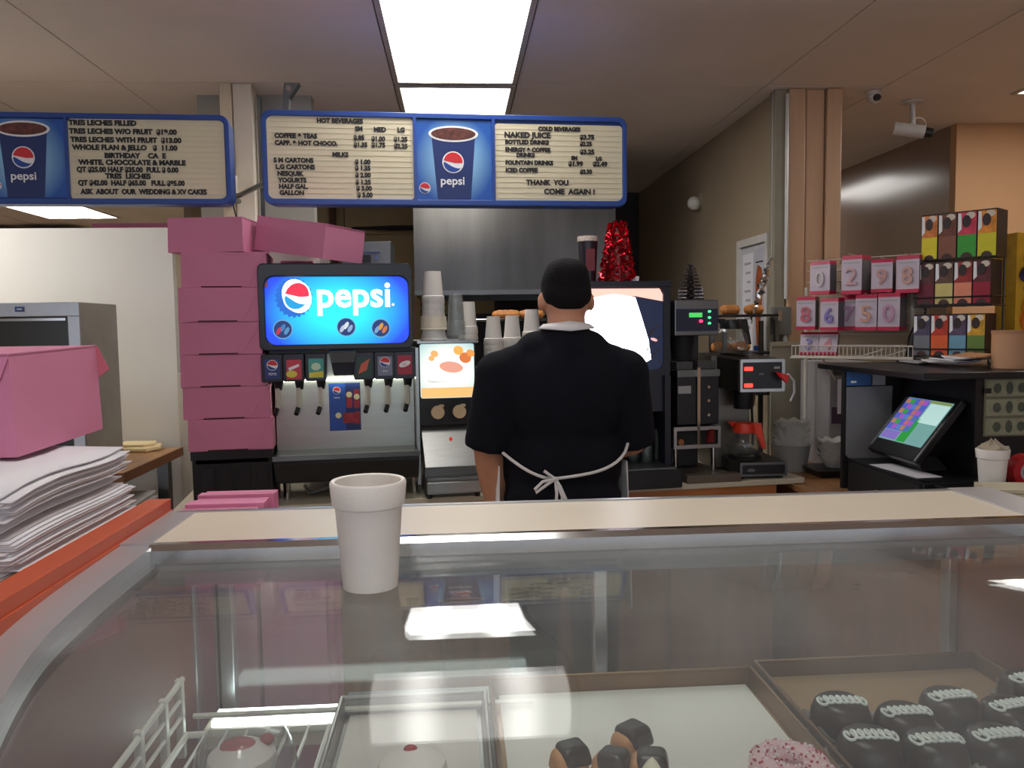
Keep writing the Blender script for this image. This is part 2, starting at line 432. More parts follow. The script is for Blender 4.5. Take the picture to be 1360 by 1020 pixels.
# board with notices on the kitchen's right-hand wall
nb = thing('notice_board', 'white framed notice board on the kitchen wall beside the peach post', 'notice board', (1.62, 4.30, 1.62))
fr = MB(); fr.box(-.03, 0, -.22, -.19, -.4, .34).box(-.03, 0, .2, .23, -.4, .34).box(-.03, 0, -.19, .2, .30, .34)
fr.build('frame', M('frame_white', (206, 202, 196), 0.5), nb)
MB().box(-.012, 0, -.19, .2, -.4, .30).build('board', M('board_white', (196, 196, 200), 0.5), nb)
MB().box(-.014, -.012, .02, .17, -.35, .26).build('notice', paper, nb)
for i in range(9): MB().box(-.0155, -.014, .05, .14 - .02 * (i % 3), .2 - i * .05, .212 - i * .05).build('text_line', paper_g, nb)
MB().box(-.014, -.012, -.17, -.01, -.35, .27).build('poster', M('poster_grey_blue', (186, 186, 196), 0.5), nb)
rd = M('poster_brown', (164, 84, 40), 0.5, var=0.3, scale=30)
MB().prism([(-.06, .19), (-.11, .17), (-.13, .05), (-.10, -.1), (-.12, -.22), (-.05, -.24), (-.03, -.05), (-.035, .12)], -.0165, -.0145, 'x').build('poster_figure', rd, nb)
MB().box(-.0165, -.0145, -.13, -.03, .20, .207).build('poster_hook', black_m, nb)
MB().box(-.0165, -.0145, -.17, -.01, -.35, -.24).build('poster_band', p_dblue, nb)

wl = thing('wall_lamp', 'small round white lamp on the kitchen wall', 'wall lamp', (1.62, 5.3, 2.30))
MB().at(rot=(0, R(-90), 0)).lathe([(.055, 0), (.055, .02), (.04, .022)], 20).build('base', M('lamp_base', (150, 140, 120), .5), wl, smooth=True)
MB().ball((-.045, 0, -.01), (.045, .05, .045)).build('shade', M('lamp_white', (225, 222, 214), .35), wl, smooth=True)
gf = thing('foil_garland', 'twisted silver foil garland hanging by the notice board', 'garland', at(1012, 385, 3.86))
pts = []; rad = []
for i in range(26):
    f = i / 25; pts.append((.045 - .10 * f + .006 * math.sin(i * 2.1), 0.006 * math.cos(i * 1.7), .16 - .32 * f)); rad.append((.004 + .013 * math.sin(math.pi * min(1, f * 1.15)) ) * (0.75 + .4 * (i % 2)))
MB().tube(pts, rad, 6).build('foil', M('silver_foil', (215, 218, 222), .18, 1.0, bump=.6, bscale=90), gf)
MB().cyl((.045, 0, .155), (.045, 0, CH - gf.location.z), .0008, n=5).build('thread', paper, gf)

# ceiling cameras
cw = M('camera_white', (200, 196, 190), .4)
p = at(1160, 124, 4.03)
t = thing('security_camera', 'small round dome security camera with black lens on the ceiling', 'camera', (p.x, 4.03, CH - .001))
MB().lathe([(.036, 0), (.036, -.012), (.03, -.02)], 20).build('base', cw, t, smooth=True)
MB().ball((0, -.005, -.03), .033).build('housing', cw, t, smooth=True)
MB().cyl((0, -.03, -.036), (0, -.046, -.04), .018, .016).build('lens', black, t, smooth=True)
p = at(1212, 132, 4.2)
t = thing('security_camera', 'white bullet security camera hanging on a stem below the ceiling', 'camera', (p.x, 4.2, CH - .001))
MB().lathe([(.05, 0), (.05, -.008), (.015, -.014)], 20).build('base', cw, t, smooth=True)
MB().cyl((0, 0, -.01), (.005, 0, -.12), .012).build('stem', cw, t, smooth=True)
MB().cyl((-.09, .02, -.135), (.05, -.03, -.165), .034, .034).build('housing', cw, t, smooth=True)
MB().cyl((.05, -.03, -.165), (.085, -.043, -.174), .027, .024).build('lens', black, t, smooth=True)
ring = [(.03 + .04 * math.cos(a), -.01, -.12 + .035 * math.sin(a)) for a in [i * math.pi / 8 for i in range(16)]]
MB().tube(ring, .003, 6, True).build('cable', cw, t)

# ------------------------------------------------------------------ kitchen behind
hd = thing('extractor_hood', 'large brushed steel extractor hood behind the worker', 'extractor hood', (0, 5.2, 0))
xl, xr = at(551, 390, 5.2).x, at(818, 390, 5.2).x; zb = at(680, 391, 5.2).z
MB().box(xl, xr, 0, .03, zb + .03, 2.6).build('front_panel', M('hood_steel', (104, 102, 98), 0.3, 1.0, var=.22, scale=1.6, stretch=(3, 1, .5)), hd)
MB().box(xl, xr, .0, .04, zb, zb + .03).build('lip', steel_dk, hd)
for e0, e1, f0, f1 in ((xl, xl + .03, .03, 1.2), (xr - .03, xr, .03, 1.2), (xl + .03, xr - .03, 1.17, 1.2)): MB().box(e0, e1, f0, f1, zb, 2.6).build('side_panel', steel_dk, hd)
ra = thing('kitchen_range', 'dark cooking range under the steel extractor hood', 'range', ((xl + xr) / 2, 5.35, 0))
MB().box(-.58, .58, 0, .8, .0, .92).build('body', black_m, ra, bevel=.01)
MB().box(-.58, .58, .72, .8, .92, 1.6).build('splashback', M('range_splash', (52, 50, 50), .5, .6), ra)
for i in range(3): MB().box(-.5 + i * .35, -.2 + i * .35, .1, .6, .92, .945).build('grate', black, ra)
mw = thing('countertop_oven', 'grey countertop oven on a stand, just above the drink machine', 'oven', at(487, 352, 4.6))
k = 4.6 / F
MB().box(-32 * k, 32 * k, 0, .3, -.1, 31 * k).build('body', steel_dk, mw, bevel=.006)
MB().box(-14 * k, 6 * k, -.006, 0, 3 * k, 13 * k).build('window', black, mw)
MB().cyl((13 * k, -.012, 9 * k), (13 * k, 0, 9 * k), .012).build('knob', chrome, mw)
MB().box(-25 * k, 18 * k, -.01, 0, 15 * k, 17 * k).build('handle', chrome, mw)
st = thing('oven_stand', 'dark metal stand under the grey countertop oven', 'stand', (mw.location.x, 4.6, 0))
MB().box(-.17, .17, 0, .32, mw.location.z - .13, mw.location.z - .1).build('top', steel_dk, st)
for sx in (-1, 1):
    for y in (.02, .28): MB().box(sx * .15 - .015, sx * .15 + .015, y, y + .03, 0, mw.location.z - .13).build('leg', steel_dk, st)
pf = thing('pipe_run', 'dark gas pipes fixed along the yellowish kitchen wall', 'pipe', (0, 7.0, 0))
a = at(470, 303, 7.0); b_ = at(520, 303, 7.0); c_ = at(552, 303, 7.0)
MB().tube([(a.x, 0, 1.6), (a.x, 0, a.z), (b_.x, 0, a.z), (c_.x + .3, 0, a.z)], .022, 8).build('pipe', black_m, pf)
MB().tube([(at(432, 0, 7).x, .02, 2.62), (at(435, 0, 7).x, .02, 1.9)], .03, 8).build('downpipe', M('pipe_rust', (70, 48, 34), .6), pf)
# cabinets and pink boxes at the far left, over the partition
for i, (pa, pb) in enumerate(((-150, -62), (-58, 5), (20, 98))):
    A, B = at(pa, 290, 9.0).x, at(pb, 290, 9.0).x
    t = thing('wall_cabinet', ['brown wall cabinet far left at the picture edge', 'brown wall cabinet in the middle, seen under the left menu sign', 'brown wall cabinet beside the far ceiling light'][i], 'cabinet', ((A + B) / 2, 9.0, 1.9))
    MB().box(A - (A + B) / 2, B - (A + B) / 2, 0, .38, 0, .7).build('body', M('cabinet_tan', (176, 150, 126), .5), t)
    MB().box(A - (A + B) / 2 + .06, B - (A + B) / 2 - .06, -.02, 0, .05, .64).build('door', M('cabinet_brown', (118, 78, 58), .5, var=.15), t)
def far_box(px0, px1, py0, py1, Y, lab, m=pink):
    a, b = at(px0, py1, Y), at(px1, py1, Y); h = (py1 - py0) * Y / F
    t = thing('bakery_box', lab, 'box', ((a.x + b.x) / 2, Y, a.z), 0, 'pink bakery boxes')
    w = (b.x - a.x) / 2
    MB().box(-w, w, 0, .3, 0, h * .75).build('body', m, t)
    MB().box(-w - .004, w + .004, -.004, .304, h * .75, h).build('lid', pink_in, t)
    return t
t = thing('high_shelf', 'long shelf carrying pink boxes behind the partition', 'shelf', (-2.55, 6.5, 0))
zz = at(170, 303, 6.5).z
MB().box(-.55, .62, 0, .4, zz - .03, zz).build('board', M('shelf_brown', (110, 84, 66), .5), t)
for x in (-.5, .57): MB().box(x - .02, x + .02, .1, .3, 0, zz - .03).build('upright', steel_dk, t)
far_box(122, 232, 297, 303, 6.5, 'flat pink box on the high shelf behind the partition')
t = thing('wall_cabinet', 'pale pinkish cabinet between the post and the kitchen', 'cabinet', (at(388, 300, 4.9).x, 4.9, 1.0))
MB().box(-.16, .16, 0, .35, 0, 1.12).build('body', M('cabinet_pale', (196, 180, 178), .5), t)
MB().box(-.15, .15, -.012, 0, .03, 1.09).build('door', M('cabinet_pale', (196, 180, 178), .5), t)
far_box(405, 422, 291, 315, 4.6, 'small pink box seen above the tilted box').location.z -= .02
# bread rack
def bread(name, p, L, lab, grp, rz=0.0):
    t = thing(name, lab, 'bread', p, rz, grp)
    prof = MB(); n = 14; vs = []; fs = []
    for i in range(n + 1):
        f = i / n; x = (f - .5) * L; r = .026 * (max(0.02, 1 - (2 * f - 1) ** 4)) ** .5 * (1 + .06 * math.sin(i * 2.2))
        for j in range(10):
            a = 2 * math.pi * j / 10; vs.append((x, r * 1.2 * math.cos(a), r * math.sin(a) + .024))
    for i in range(n):
        for j in range(10): fs.append((i * 10 + j, i * 10 + (j + 1) % 10, (i + 1) * 10 + (j + 1) % 10, (i + 1) * 10 + j))
    prof.add(vs, fs); prof.build('crust', M('bread_crust', (196, 128, 64), .6, var=.3, scale=25, bump=.3), t, smooth=True)
    return t
rk = thing('bakery_rack', 'wire bakery rack behind the worker holding bread', 'rack', (at(690, 425, 4.4).x, 4.4, 0))
zr = at(690, 421, 4.4).z
for z in (zr - .012, zr - .3, zr - .6):
    mb = MB()
    for x in [i * .05 - .3 for i in range(13)]: mb.cyl((x, 0, z), (x, .45, z), .003, n=5)
    mb.cyl((-.32, 0, z), (.32, 0, z), .005, n=6).cyl((-.32, .45, z), (.32, .45, z), .005, n=6)
    mb.build('wire_shelf', chrome, rk)
for x in (-.32, .32):
    for y in (0, .45): MB().cyl((x, y, 0), (x, y, zr + .05), .012, n=8).build('leg', chrome, rk)
bread('bread_loaf', (at(673, 420, 4.45).x, 4.47, zr - .008), .16, 'golden loaf on the wire rack, left of the worker\'s head', 'loaves on the wire rack')
bread('bread_loaf', (at(700, 420, 4.45).x + .03, 4.5, zr - .008), .15, 'golden loaf on the wire rack, closest to the worker\'s head', 'loaves on the wire rack')
rk = thing('tray_rack', 'dark tray rack against the kitchen wall, loaves on its shelves', 'rack', (1.42, 3.83, 0))
for py in (416, 466, 520):
    z = at(985, py, 3.85).z
    MB().box(-.135, .135, 0, .22, z - .018, z - .006).build('tray', M('tray_dark', (56, 52, 54), .4, .7), rk, bevel=.002)
for x in (-.128, .128):
    for y in (0, .2): MB().box(x - .01, x + .01, y, y + .02, 0, at(985, 418, 3.85).z - .03).build('leg', steel_dk, rk)
for i, (px, py) in enumerate(((972, 416), (1004, 416), (960, 466), (986, 466))):
    z = at(985, py, 3.85).z
    bread('bread_loaf', (at(px, py, 3.9).x, 3.93, z - .006), .10, ['brown loaf on the top tray of the dark rack, left', 'brown loaf on the top tray of the dark rack, next to the foil garland', 'brown loaf on the second tray of the dark rack, left', 'brown loaf on the second tray of the dark rack, behind the upper coffee pot'][i], 'loaves on the dark rack')
# ------------------------------------------------------------------ logo and print helpers
def globe(parent, cx, cz, r, y, mw, mr, mb_, tilt=0.0, name='logo', sq=1.0):
    """round emblem: white disc, red upper and blue lower wave"""
    ct, st_ = math.cos(tilt), math.sin(tilt)
    def T(p): x, z = p[0] * r * sq, p[1] * r; return (cx + x * ct - z * st_, cz + x * st_ + z * ct)
    MB().flat([T(p) for p in ellipse(0, 0, 1.06, 1.06)], y).build(name + '_disc', mw, parent)
    n = 14; up = []; lo = []
    for i in range(n + 1):
        x = -.93 + 1.80 * i / n; c = math.sqrt(max(0, .95 ** 2 - x * x)); up.append((x, c)); lo.append((x, min(c, -.02 + .10 * x + .38 * max(0, x) ** 1.6 - .12 * max(0, -x))))
    MB().flat([T(p) for p in up + lo[::-1]], y - .0009).build(name + '_upper_wave', mr, parent)
    up = []; lo = []
    for i in range(n + 1):
        x = -.80 + 1.74 * i / n; c = -math.sqrt(max(0, .95 ** 2 - x * x)); lo.append((x, c)); up.append((x, max(c, -.40 - .10 * x + .30 * max(0, x) ** 2)))
    MB().flat([T(p) for p in lo + up[::-1]], y - .0009).build(name + '_lower_wave', mb_, parent)

def gradient_mat(name, c_edge, c_mid, strength=None, half=(0.25, 0.12), rough=.4):
    m = bpy.data.materials.new(name); m.use_nodes = True
    nt = m.node_tree; N = nt.nodes; L = nt.links; b = N['Principled BSDF']
    tc = N.new('ShaderNodeTexCoord'); mp = N.new('ShaderNodeMapping'); L.new(tc.outputs['Object'], mp.inputs[0])
    mp.inputs['Scale'].default_value = (1 / half[0], 0, 1 / half[1])
    gr = N.new('ShaderNodeTexGradient'); gr.gradient_type = 'SPHERICAL'; L.new(mp.outputs[0], gr.inputs[0])
    cr = N.new('ShaderNodeValToRGB'); cr.color_ramp.elements[0].color = lin(c_edge); cr.color_ramp.elements[1].color = lin(c_mid)
    cr.color_ramp.elements[1].position = .75
    L.new(gr.outputs[0], cr.inputs[0])
    b.inputs['Roughness'].default_value = rough
    if strength:
        L.new(cr.outputs[0], b.inputs['Emission Color']); b.inputs['Emission Strength'].default_value = strength
        b.inputs['Base Color'].default_value = (.02, .02, .02, 1)
    else: L.new(cr.outputs[0], b.inputs['Base Color'])
    return m
sky_print = gradient_mat('print_blue_glow', (22, 84, 170), (150, 205, 235), None, (.15, .17))

# ------------------------------------------------------------------ hanging menu signs
def sign(fx, x0, x1, y0, y1, label, panels):
    """fx: Px frame; panels: list of (kind, px0, px1)"""
    t = thing('menu_sign', label, 'menu sign', fx.o, fx.rz, 'hanging menu signs')
    X0, X1, Z0, Z1 = fx.x(x0), fx.x(x1), fx.z(y1), fx.z(y0)
    r = 12 * fx.k
    MB().prism(rrect(X0 + .004, X1 - .004, Z0 + .004, Z1 - .004, r), .012, .10, 'y').build('case', blue_frame, t)
    w = 7 * fx.k; w2 = 5.5 * fx.k
    mb = MB(); ringmesh(mb, rrect(X0, X1, Z0, Z1, r, 6), rrect(X0 + w2, X1 - w2, Z0 + w * 1.1, Z1 - w, r * .75, 6), 0, .03)
    mb.build('frame', blue_frame, t, bevel=.003)
    for kind, a, b, ya, yb in panels:
        A, B, ZA, ZB = fx.x(a), fx.x(b), fx.z(yb), fx.z(ya)
        if kind == 'board':
            MB().prism(rrect(A, B, ZA, ZB, 5 * fx.k), .008, .014, 'y').build('letter_panel', cream_board, t)
            n = 15
            mb = MB()
            for i in range(1, n): z = ZA + (ZB - ZA) * i / n; mb.box(A + .006, B - .006, .0068, .008, z - .0006, z + .0006)
            mb.build('letter_track', M('letter_track', (206, 198, 170), .5), t)
        else:
            MB().box(A, B, .008, .014, ZA, ZB).build('picture_panel', sky_print, t, loc=((A + B) / 2, 0, (ZA + ZB) / 2)).data.transform(Matrix.Translation((-(A + B) / 2, 0, -(ZA + ZB) / 2)))
            for e in (A, B): MB().box(e - 2.2 * fx.k, e + 2.2 * fx.k, .0, .012, Z0 + w * .9, Z1 - w * .8).build('divider', blue_frame, t)
    # hanging rods to the ceiling
    for x in (X0 + .12, X1 - .12):
        pass
    # arm from the back of the sign to the post
    rm = Matrix.Rotation(-fx.rz, 3, 'Z'); pl_ = rm @ (Vector((-1.0, 3.94, fx.o.z + (Z0 + Z1) / 2)) - fx.o)
    xs_ = min(max(pl_.x, X0 + .15), X1 - .15)
    MB().cyl((xs_, .10, (Z0 + Z1) / 2), tuple(pl_), .012, n=8).build('mounting_arm', steel_dk, t)
    return t
def cup_print(t, fx, cx, top, bot, wt, wb, y=.0078):
    """printed paper cup"""
    k = fx.k; X = fx.x; Z = fx.z
    MB().flat([(X(cx) - wt * k, Z(top)), (X(cx) + wt * k, Z(top)), (X(cx) + wb * k, Z(bot)), (X(cx) - wb * k, Z(bot))], y).build('printed_cup', p_dblue, t)
    MB().flat(ellipse(X(cx), Z(top - 1), (wt + 4) * k, 10.5 * k), y - .001).build('printed_rim', p_white, t)
    MB().flat(ellipse(X(cx), Z(top - 1), (wt + .5) * k, 8 * k), y - .002).build('printed_drink', p_cola, t)
    globe(t, X(cx - 1), Z(top + 36), 13.5 * k, y - .001, p_white, p_red, p_blue, R(-25))
    text('pepsi', 15 * k, (X(cx - 2), y - .001, Z(top + 65)), p_white, t, 'lettering', 'CENTER', 1.05, .0006)

fs = Px(599, 272, 3.12, R(4))
s1 = sign(fs, 358, 840, 153, 273, 'blue framed menu sign in the middle listing hot and cold beverages',
          [('board', 364, 551, 160, 265), ('pic', 553, 657, 161, 267), ('board', 659, 834, 164, 269)])
cup_print(s1, fs, 604, 180, 265, 29, 22)
globe(s1, fs.x(565), fs.z(250), 7 * fs.k, .0072, p_white, p_red, p_blue, R(-25))
def L_(t, fx, s, px, py, h, align='LEFT', xs=1.0, dx=0):
    text(s, h * 1.42 * fx.k, (fx.x(px), .0062, fx.z(py + h / 2)), ink, t, 'lettering', align, xs * 1.06, .0014)
for s, px, py, al in [('HOT BEVERAGES', 457, 165, 'CENTER'), ('SM', 481, 174.5, 'CENTER'), ('MED', 508, 175, 'CENTER'), ('LG', 535.5, 175, 'CENTER'),
                      ('COFFEE & TEAS', 374, 185, 'LEFT'), ('$.85', 474, 186, 'LEFT'), ('$1.00', 497, 187, 'LEFT'), ('$1.25', 526, 187, 'LEFT'),
                      ('CAPP. & HOT CHOCO.', 374, 194, 'LEFT'), ('$1.35', 474, 195, 'LEFT'), ('$1.75', 497, 195, 'LEFT'), ('$2.25', 526, 196, 'LEFT'),
                      ('MILKS', 456.5, 208, 'CENTER'), ('S M CARTONS', 372, 216, 'LEFT'), ('$ 1.00', 475, 217, 'LEFT'),
                      ('L.G CARTONS', 374, 224.5, 'LEFT'), ('$ 1.35', 475, 225, 'LEFT'), ('NESQUIK', 376, 233, 'LEFT'), ('$ 2.00', 475, 234, 'LEFT'),
                      ('YOGURTS', 377, 241.5, 'LEFT'), ('$ 1.25', 475, 243, 'LEFT'), ('HALF GAL.', 377.5, 249.5, 'LEFT'), ('$ 3.00', 476, 251, 'LEFT'),
                      ('GALLON', 378, 257.5, 'LEFT'), ('$ 5.00', 477, 259.5, 'LEFT')]:
    L_(s1, fs, s, px, py, 5.6, al, .92)
for s, px, py, h, al in [('COLD BEVERAGES', 747, 170, 5.2, 'CENTER'), ('NAKED JUICE', 672, 178.5, 7, 'LEFT'), ('$3.75', 775, 180, 6, 'LEFT'), ('BOTTLED DRINKS', 673, 188, 5.4, 'LEFT'), ('$2.25', 775, 189, 5.4, 'LEFT'),
                         ('ENERGY & COFFEE', 673, 198, 5.4, 'LEFT'), ('DRINKS', 688, 205, 5.2, 'LEFT'), ('$3.25', 775, 199.5, 6, 'LEFT'), ('SM', 763, 208, 5, 'LEFT'), ('LG', 797, 208.5, 5, 'LEFT'),
                         ('FOUNTAIN DRINKS', 673, 215, 5.4, 'LEFT'), ('$1.99', 759, 215.5, 6, 'LEFT'), ('$2.49', 793, 215.5, 6, 'LEFT'), ('ICED COFFEE', 673, 225, 5.4, 'LEFT'), ('$2.50', 775, 226, 5.4, 'LEFT'),
                         ('THANK  YOU', 701, 241, 6.4, 'LEFT'), ('COME  AGAIN !', 725, 253, 6.8, 'LEFT')]:
    L_(s1, fs, s, px, py, h, al, .98 if h > 5.6 else .9)
fl = Px(100, 271, 2.97, R(2.5))
s2 = sign(fl, -110, 301, 152, 271, 'blue framed menu sign at the left listing tres leches and birthday cakes',
          [('board', -104, -22, 159, 264), ('pic', -20, 92, 160, 262), ('board', 94, 294, 159, 264)])
cup_print(s2, fl, 38, 174, 262, 30, 23)
globe(s2, fl.x(1), fl.z(247), 6.5 * fl.k, .0072, p_white, p_red, p_blue, R(-25))
for s, px, py, al in [('TRES LECHES FILLED', 96, 164, 'LEFT'), ('TRES LECHES W/O FRUIT  $19.00', 96, 175, 'LEFT'), ('TRES LECHES WITH FRUIT  $13.00', 97, 186, 'LEFT'), ('WHOLE FLAN & JELLO   $  11.00', 99, 196, 'LEFT'),
                      ('BIRTHDAY    CA  E', 139, 206.5, 'LEFT'), ('WHITE, CHOCOLATE & MARBLE', 106, 215.5, 'LEFT'), ('QT $25.00 HALF $35.00  FULL $ 0.00', 103, 225, 'LEFT'), ('TRES  LECHES', 139, 233.5, 'LEFT'),
                      ('QT $42.00  HALF $65.00   FULL $95.00', 104, 242.5, 'LEFT'), ('ASK  ABOUT  OUR  WEDDING & XV CAKES', 107, 254, 'LEFT')]:
    L_(s2, fl, s, px, py, 6.4, al, .98 if len(s) < 34 else .86)
# metal duct end and strut over the middle sign
t = thing('ceiling_bracket', 'bent metal bracket under the ceiling at the corner of the middle sign', 'bracket', at(384, 136, 3.7))
MB().prism([(-.04, -.12), (-.02, .085), (.045, .085), (.0, .02), (-.01, -.12)], 0, .05, 'y').build('strap', steel_dk, t)
MB().cyl((0.0, -.005, .06), (0.0, .0, .06), .012).build('bolt', chrome, t)

# ------------------------------------------------------------------ back counter
ca, sa = math.cos(ROWA), math.sin(ROWA)
bc = thing('back_counter', 'long cream topped counter along the back carrying the drink machines', 'counter', (0, 2.94, 0), ROWA)
CT = 0.885
MB().box(-.99, 1.385, 0, .70, CT - .022, CT).build('top', cream_lam, bc, bevel=.004)
MB().box(-.97, 1.27, .035, .68, .08, CT - .022).build('body', wood_br, bc)
MB().box(-.97, 1.27, .015, .035, CT - .075, CT - .022).build('front_rail', M('rail_wood', (176, 108, 58), .4, var=.15, scale=4, stretch=(1, 5, 5)), bc)
MB().box(-.95, 1.25, .09, .6, 0, .08).build('plinth', black_m, bc)
for i in range(5):
    x = -.95 + i * .444
    d = MB().box(x, x + .43, .015, .035, .1, CT - .085).build('door', wood_br, bc, bevel=.003)
    MB().cyl((x + .39, .0, .68), (x + .39, .015, .68), .012, n=10).build('knob', steel_dk, d)
wc = thing('side_counter', 'wood topped side counter under the cash register', 'counter', (0, 0, 0))
MB().box(1.33, 3.1, 1.55, 3.79, .835, .860).build('top', wood, wc, bevel=.003)
MB().box(1.36, 3.1, 1.6, 3.78, 0, .835).build('body', wood_br, wc)

def fountain():
    Y = rowY(455); P = Px(455, 662, Y, ROWA); X, Z, k = P.x, P.z, P.k
    t = thing('soda_fountain', 'black soda fountain with a glowing blue screen beside the pink boxes', 'soda fountain', (P.o.x, P.o.y, CT), ROWA)
    dz = P.o.z - CT
    Zr = Z; Z = lambda py: Zr(py) + dz
    # head
    hp = rrect(X(356), X(553), Z(464), Z(352), .02)
    MB().prism(hp, .03, .6, 'y').build('head', navy, t, bevel=.004)
    mb = MB(); ringmesh(mb, rrect(X(356), X(553), Z(464), Z(352), .02, 6), rrect(X(364), X(548), Z(457), Z(369), .035, 6), 0.0, .04); mb.build('screen_bezel', navy, t, bevel=.004)
    half = (X(548) - X(364)) / 2
    sm = gradient_mat('screen_blue', (24, 62, 205), (30, 210, 235), 1.15, (half * 1.05, half * .72))
    sc = MB().prism(rrect(-half, half, -(Z(369) - Z(457)) / 2, (Z(369) - Z(457)) / 2, .035, 6), 0, .004, 'y').build('screen', sm, t, loc=((X(364) + X(548)) / 2, .022, (Z(369) + Z(457)) / 2))
    ew = ME('screen_white', (255, 255, 255), 1.25); er = ME('screen_red', (214, 36, 66), .95); eb = ME('screen_teal', (16, 140, 196), 1.0)
    edb = ME('screen_deep_blue', (22, 96, 190), .9)
    sx, sz = sc.location.x, sc.location.z
    cx, cz = X(404) - sx, Z(394) - sz
    # crimped bottle cap edge then emblem
    cap_ = []
    for i in range(44):
        a = 2 * math.pi * i / 44; rr = (25.5 if i % 2 else 22.5) * k; cap_.append((cx - 4 * k + rr * .95 * math.cos(a), cz - 2 * k + rr * 1.05 * math.sin(a)))
    MB().flat(cap_, -.0012).build('cap_edge', edb, sc)
    MB().flat(ellipse(cx, cz, 18 * k, 22.5 * k, 32, R(22)), -.0022).build('cap_face', ew, sc)
    globe(sc, cx, cz, 18.5 * k, -.0032, ew, er, eb, R(-28), sq=.85)
    text('pepsi', 47 * k, (X(477) - sx, -.0025, Z(408) - sz), ew, sc, 'lettering', 'CENTER', 1.0, .0028)
    MB().flat(ellipse(X(528) - sx, Z(406) - sz, 1.6 * k, 1.6 * k, 10), -.0025).build('trademark_dot', ew, sc)
    cols = [(30, 66, 150), (90, 110, 170), (120, 100, 130)]
    for i, (px, py) in enumerate(((385, 437), (466, 435), (511, 437))):
        b1 = MB().flat(ellipse(X(px) - sx, Z(py) - sz, 12.5 * k, 12.5 * k), -.0015).build('round_button', ME('button_rim', (120, 180, 220), .6), sc)
        MB().flat(ellipse(X(px) - sx, Z(py) - sz, 11.3 * k, 11.3 * k), -.0028).build('button_face', ME('button_%d' % i, (26, 58, 120), .6), b1)
        for q in range(3):
            MB().flat(ellipse(X(px) - sx + (q - 1) * 5 * k, Z(py) - sz + (q % 2) * 4 * k - 2 * k, 2.6 * k, 5.5 * k, 12, R(-30)), -.004).build('button_picture', ME('button_pic_%d%d' % (i, q), [(200, 50, 80), (70, 130, 190), (90, 150, 200)][q] if i == 0 else [(190, 205, 225), (225, 235, 245), (150, 180, 215)][q] if i == 1 else [(120, 170, 225), (225, 160, 60), (215, 120, 60)][q], .6), b1)
    # lower cabinet and steel splash
    MB().box(X(368), X(557), .12, .6, Z(640), Z(464)).build('cabinet', black, t, bevel=.004)
    MB().box(X(370), X(555), .105, .12, Z(603), Z(464)).build('splash_panel', M('splash_steel', (186, 190, 184), .33, .9, var=.05, scale=6, stretch=(1, 1, 8)), t)
    MB().box(X(556), X(560), .02, .14, Z(650), Z(464)).build('side_trim', steel, t)
    MB().box(X(366), X(556), .06, .105, Z(470), Z(464)).build('valve_rail', black, t)
    lab = [('a', 371, 488, (34, 52, 118)), ('b', 398, 489, (196, 56, 76)), ('c', 426, 488, (70, 160, 150)), ('d', 488, 488, (24, 66, 52)), ('e', 515, 487, (120, 126, 150)), ('f', 541, 486, (168, 36, 62))]
    for n_, px, py, c_ in lab:
        v = MB().prism(rrect(X(px - 14), X(px + 13), Z(505), Z(469), .006), .0, .11, 'y').build('valve', navy, t, bevel=.003)
        MB().prism(rrect(X(px - 9.5), X(px + 9.5), Z(py + 13), Z(py - 12.5), .003), -.003, .0, 'y').build('flavour_plate', M('flavour_' + n_, c_, .4, var=.05), v)
        if n_ in 'ae':
            globe(v, X(px), Z(py - 5), 6.5 * k, -.0036, p_white, p_red, p_blue, R(-25))
            text('PEPSI' if n_ == 'a' else 'diet', 4.6 * k, (X(px), -.0035, Z(py + 8)), p_white, v, 'lettering', 'CENTER')
        elif n_ == 'b':
            MB().flat(ellipse(X(px - 3), Z(py + 6), 7 * k, 4.5 * k), -.0034).build('plate_fruit', M('plate_yellow', (214, 200, 70), .4), v)
            MB().flat([(X(px - 7), Z(py - 2)), (X(px + 6), Z(py - 7)), (X(px + 7), Z(py - 4)), (X(px - 6), Z(py + 2))], -.0034).build('plate_name', p_white, v)
        elif n_ == 'c':
            MB().flat([(X(px - 9), Z(py + 12)), (X(px + 9), Z(py + 12)), (X(px + 9), Z(py + 4)), (X(px - 9), Z(py + 6))], -.0034).build('plate_fruit', M('plate_lemon', (226, 208, 60), .4), v)
            MB().flat(ellipse(X(px), Z(py - 2), 6 * k, 5 * k), -.0034).build('plate_name', M('plate_pale', (190, 220, 190), .4), v)
        elif n_ == 'd':
            MB().flat([(X(px - 8), Z(py + 9)), (X(px - 4), Z(py - 4)), (X(px + 7), Z(py - 11)), (X(px + 3), Z(py + 4))], -.0034).build('plate_name', M('plate_orange', (206, 96, 70), .4), v)
        else:
            MB().flat(ellipse(X(px), Z(py - 1), 8 * k, 3.8 * k, 16, R(20)), -.0034).build('plate_name', p_white, v)
            text('Dr', 4.5 * k, (X(px), -.0044, Z(py + 1)), p_red, v, 'lettering', 'CENTER')
        MB().cyl((X(px + 5), .06, Z(505)), (X(px + 5), .06, Z(517)), .018, .012, 12).build('nozzle', black, t, smooth=True)
        lv = MB().tube([(X(px + 4), .055, Z(515)), (X(px + 4), .045, Z(535)), (X(px + 3), .05, Z(541))], .0095, 8).build('lever', M('lever_grey', (196, 192, 182), .35), t, smooth=True)
        MB().tube([(X(px + 3), .05, Z(540)), (X(px), .03, Z(549))], .0085, 8).build('lever_tip', black, lv, smooth=True)
    MB().box(X(372), X(552), .088, .100, Z(507), Z(504)).build('work_light', ME('fountain_led', (250, 255, 226), 9.0), t)
